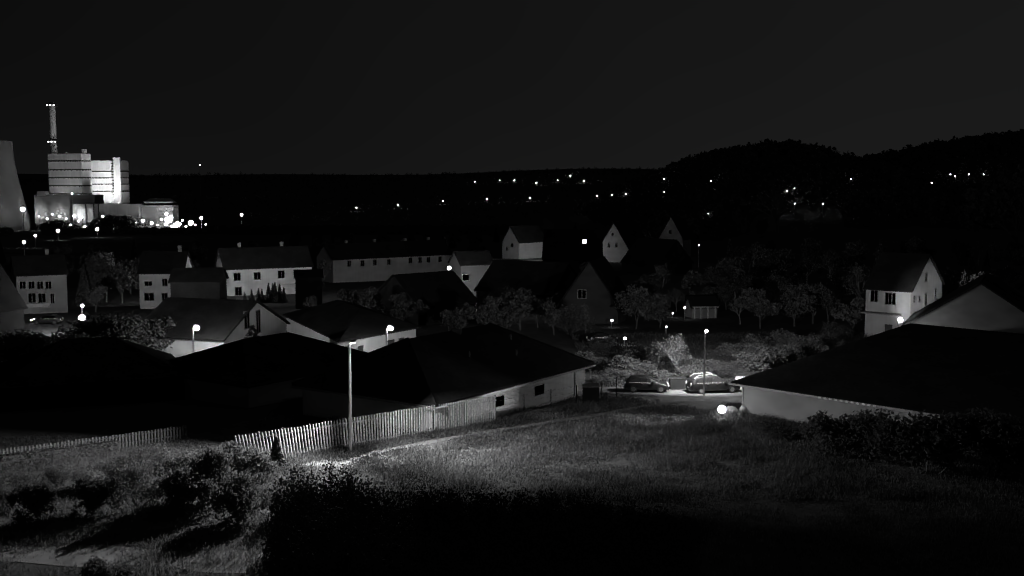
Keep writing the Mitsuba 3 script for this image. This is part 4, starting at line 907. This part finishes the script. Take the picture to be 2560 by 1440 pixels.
CLEAR = [(30, 640, 190, 830, 190), (335, 670, 460, 790, 197), (540, 600, 790, 760, 240), (825, 625, 1140, 672, 285), (1095, 640, 1230, 735, 230), (1245, 555, 1370, 655, 430), (1495, 545, 1580, 655, 395), (1640, 530, 1715, 620, 440),
         (1450, 595, 1475, 615, 340), (1395, 650, 1550, 800, 175), (1505, 745, 1550, 810, 195), (1480, 825, 1575, 860, 145), (1695, 755, 1790, 805, 180), (2150, 630, 2370, 860, 160), (1470, 660, 1495, 680, 216), (0, 230, 660, 588, 1300),
         (40, 575, 110, 620, 1100), (185, 755, 250, 850, 195), (380, 790, 1060, 900, 150), (690, 640, 790, 680, 240), (1885, 425, 2080, 570, 570), (700, 430, 1740, 530, 3000)]
WOODS = 'trees of the unlit woods between the houses'
cnt = 0
for _ in range(4000):
    if cnt >= 170: break
    Y = float(np.exp(RNG.uniform(math.log(165), math.log(900)))); px = RNG.uniform(-40, 2600); g = at(px, 600, Y); x = g[0]; h_ = RNG.uniform(6, 12)
    if Y > 430 and x > 60: continue
    zb_ = float(terrain(x, Y)); pb = 720 - F * ((np.array([x, Y, zb_]) - EYE) @ UP) / ((np.array([x, Y, zb_]) - EYE) @ FW); pt = pb - h_ / Y * F; hw = h_ * .42 / Y * F
    if pt < 545 and px < 1700: continue
    if any(px + hw > c[0] and px - hw < c[2] and pb > c[1] and pt < c[3] and Y < c[4] for c in CLEAR): continue
    cnt += 1
    plant('woodland_tree', random.choice(['broad', 'broad', 'bare', 'round', 'conifer']), x, Y, h_, 'dark tree lost in the unlit woods between the houses', 'tree', WOODS)


def crown_mass(pts, hts, seed, tri=46):
    """a far-off wood: every crown a ragged cluster of leaf clumps on a short stem, all in one mesh"""
    rng = np.random.default_rng(seed); pts = np.asarray(pts, float); n = len(pts)
    c = np.repeat(pts, tri, 0); hh = np.repeat(np.asarray(hts, float), tri)
    d = rng.normal(size=(n * tri, 3)); d /= np.linalg.norm(d, axis=1)[:, None]; d *= (rng.random(n * tri) ** .4)[:, None]
    c = c + np.stack([d[:, 0] * hh * .34, d[:, 1] * hh * .34, hh * (.55 + .42 * d[:, 2])], 1)
    a = rng.normal(size=(n * tri, 3)); a /= np.linalg.norm(a, axis=1)[:, None]; b = np.cross(a, rng.normal(size=(n * tri, 3))); b /= np.linalg.norm(b, axis=1)[:, None]
    s = (hh * rng.uniform(.06, .16, n * tri))[:, None]
    v = np.stack([c - a * s, c + b * s * .7, c + a * s, c - b * s * .7], 1).reshape(-1, 3); i = np.arange(n * tri)[:, None] * 4
    return v, np.vstack([i + [0, 1, 2], i + [0, 2, 3]])


def wood(key, label, x, y, h_, seed, tri=46):
    h_ = np.asarray(h_, float); z = terrain(x, y); P = np.stack([x, y, z], 1) - EYE; dp = P @ FW
    pxx, pb = 1280 + F * P[:, 0] / dp, 720 - F * (P @ UP) / dp; pt = pb - h_ * F / dp; ok = np.ones(len(x), bool)
    for lx, ly, Y, br in FAR: ok &= ~((np.abs(pxx - lx) < h_ * .42 * F / dp + 3) & (pt < ly + 5) & (y < (Y or hit(lx, ly, 7.0)[1]) + 3) & (pb > ly - 20))
    x, y, h_ = x[ok], y[ok], h_[ok]   # crowns in front of the distant lamps are left out to keep them visible
    put(key, crown_mass(np.stack([x, y, terrain(x, y) - .5], 1), h_, seed, tri), 'leafage'); labels[key] = {'label': label, 'category': 'wood', 'kind': 'stuff'}


r_ = np.random.default_rng(31)
y_ = r_.uniform(560, 1250, 9000); x_ = r_.uniform(70, 760, 9000)
pxx = 1280 + F * x_ / y_; keep = (x_ < .62 * y_ + 30) & ~((pxx > 1885) & (pxx < 2080) & (y_ < 640) & (y_ > 480)); x_, y_ = x_[keep][:5200], y_[keep][:5200]
wood('hillside_wood', 'black wood covering the two rounded hills on the right', x_, y_, r_.uniform(7, 15, len(x_)), 5, 60)
y_ = r_.uniform(900, 1085, 2600); x_ = r_.uniform(-.5, .02, 2600) * y_; pxx = 1280 + F * x_ / y_
keep = (pxx > 110) | (pxx < 30); x_, y_, pxx = x_[keep], y_[keep], pxx[keep]
wood('riverside_wood', 'dark line of low trees along the river before the power station', x_, y_, np.where(pxx < 520, r_.uniform(3, 6.5, len(x_)), r_.uniform(5, 9, len(x_))), 6, 40)
y_ = r_.uniform(1450, 4300, 5200); x_ = r_.uniform(-.5, .3, 5200) * y_
wood('valley_wood', 'dark woods on the far slope beyond the river', x_, y_, r_.uniform(7, 12, len(x_)) * np.where(y_ > 3500, 1.6, 1), 7, 22)
y_ = r_.uniform(1095, 1150, 150); x_ = np.array([xat(p, 1120) for p in r_.uniform(95, 345, 150)]); pxx = 1280 + F * x_ / y_
hh = np.interp(pxx, [95, 150, 175, 210, 232, 262, 290, 345], [9, 12, 10, 4, 11, 16, 17, 15]) * r_.uniform(.7, 1.1, 150)
wood('works_grove', 'dark tree clumps standing before the lit walls of the works', x_, y_, hh, 8, 90)

# grass: tufts on the lit meadow and at the fence foot
def tufts(n, xr, yr, hgt, seed, mask=None):
    r = np.random.default_rng(seed); x = r.uniform(*xr, n); y = r.uniform(*yr, n)
    dens = meshkit.fbm(np.stack([x * .35, y * .35, x * 0], -1), 3); keep = dens > r.uniform(.15, .65, n)
    if mask is not None: keep &= mask(x, y)
    x, y, dens = x[keep], y[keep], dens[keep]; n = len(x); z = terrain(x, y)
    h_ = hgt * r.uniform(.4, 1.25, n) * (.4 + 1.3 * dens); th = r.uniform(0, 2 * np.pi, n); w = r.uniform(.015, .05, n)
    lean = r.normal(0, .25, (n, 2)) * h_[:, None]
    p0 = np.stack([x - np.cos(th) * w, y - np.sin(th) * w, z - .03], 1); p1 = np.stack([x + np.cos(th) * w, y + np.sin(th) * w, z - .03], 1); p2 = np.stack([x + lean[:, 0], y + lean[:, 1], z + h_], 1)
    i = np.arange(n)[:, None]
    return np.stack([p0, p1, p2], 1).reshape(-1, 3), i * 3 + [0, 1, 2]


pa, pb_ = gnd(858, 1162), gnd(1640, 1012); pd = (pb_ - pa)[:2] / np.linalg.norm((pb_ - pa)[:2]); pn = np.array([-pd[1], pd[0]])
pathpts = np.array([gnd(px, py)[:2] for px, py in ((858, 1162), (930, 1135), (1100, 1100), (1260, 1074), (1480, 1040), (1640, 1012))])
def off_path(x, y):
    yy = np.interp(x, pathpts[:, 0], pathpts[:, 1]); return np.abs(y - yy) > .55
def in_front(x, y):      # not inside the halls
    l = np.stack([x - A.cx, y - A.cy], 1) @ A.R[:2, :2]; return (np.abs(l[:, 0]) > 11.1) | (np.abs(l[:, 1]) > 7.1)
v1, f1 = tufts(190000, (-20, 24), (62, 97), .34, 1, lambda x, y: off_path(x, y) & in_front(x, y) & ((x - 18.9) * .702 + (y - 89.4) * .712 < -.2))
v2, f2 = tufts(190000, (-38, 36), (44, 80), .24, 2, lambda x, y: ((x < -8) & (y < 70)) | (y < 62) | ((x > 24) & (y < 72)) | (x < -19)); v3, f3 = tufts(50000, (8, 50), (104, 150), .5, 3)
fp0, fd, fL = fence_line(gnd(604, 1175), gnd(1560, 1005)); r = np.random.default_rng(4); s_ = r.uniform(0, fL, 16000); o_ = np.abs(r.normal(0, .55, 16000)) - .15
x = fp0[0] + fd[0] * s_ + fd[1] * o_; y = fp0[1] + fd[1] * s_ - fd[0] * o_; z = terrain(x, y); h_ = r.uniform(.2, .75, 16000) * np.exp(-o_ * .7); th = r.uniform(0, 6.28, 16000)
v4 = np.stack([np.stack([x - np.cos(th) * .05, y - np.sin(th) * .05, z - .05], 1), np.stack([x + np.cos(th) * .05, y + np.sin(th) * .05, z - .05], 1), np.stack([x + r.normal(0, .15, 16000), y + r.normal(0, .15, 16000), z + h_], 1)], 1).reshape(-1, 3); f4 = np.arange(16000)[:, None] * 3 + [0, 1, 2]
vs, fs, nn_ = [], [], 0
for v_, f_ in ((v1, f1), (v2, f2), (v3, f3), (v4, f4)): vs.append(v_); fs.append(f_ + nn_); nn_ += len(v_)
put('meadow_grass', (np.vstack(vs), np.vstack(fs)), 'grassblade'); labels['meadow_grass'] = {'label': 'rough grass of the lit meadow, the bank and the fence foot', 'category': 'grass', 'kind': 'stuff'}

# the black thicket in the foreground: brambles on a swell of the slope, nobody could count them
TOP = [(690, 1168, 54), (740, 1152, 55), (800, 1150, 56), (850, 1152, 57), (880, 1166, 57), (915, 1184, 57), (960, 1202, 57), (1010, 1212, 57), (1070, 1213, 57), (1200, 1215, 57), (1290, 1212, 57), (1400, 1220, 56.5), (1520, 1238, 56), (1640, 1262, 55.5), (1740, 1290, 55)]
r = np.random.default_rng(9); cs, rs = [], []
for (p0_, q0_, y0_), (p1_, q1_, y1_) in zip(TOP[:-1], TOP[1:]):
    m = max(3, int((p1_ - p0_) / 14))
    for t in np.linspace(0, 1, m, endpoint=False):
        px, py, Y = p0_ + (p1_ - p0_) * t, q0_ + (q1_ - q0_) * t, y0_ + (y1_ - y0_) * t; tp = at(px, py, Y); z = float(terrain(tp[0], Y))
        hgt = tp[2] - z
        for dep in range(7):
            yy = Y - dep * 1.5 - r.uniform(0, 1.0); xx = tp[0] * (yy / Y) + r.normal(0, .25); ht = max(.5, hgt * (1 - dep * .055)) * (1 if dep == 0 else r.uniform(.75, 1.0))
            zz_ = float(terrain(xx, yy)); rz = max(.35, ht * .5); cs.append([xx, yy, zz_ + ht - rz]); rs.append([.62, .62, rz])
cv = leaves(r, cs, rs, 130000, .075)
put('bramble_thicket', cv, 'bramble'); labels['bramble_thicket'] = {'label': 'black bramble thicket in the foreground below the fence and the path', 'category': 'thicket', 'kind': 'stuff'}
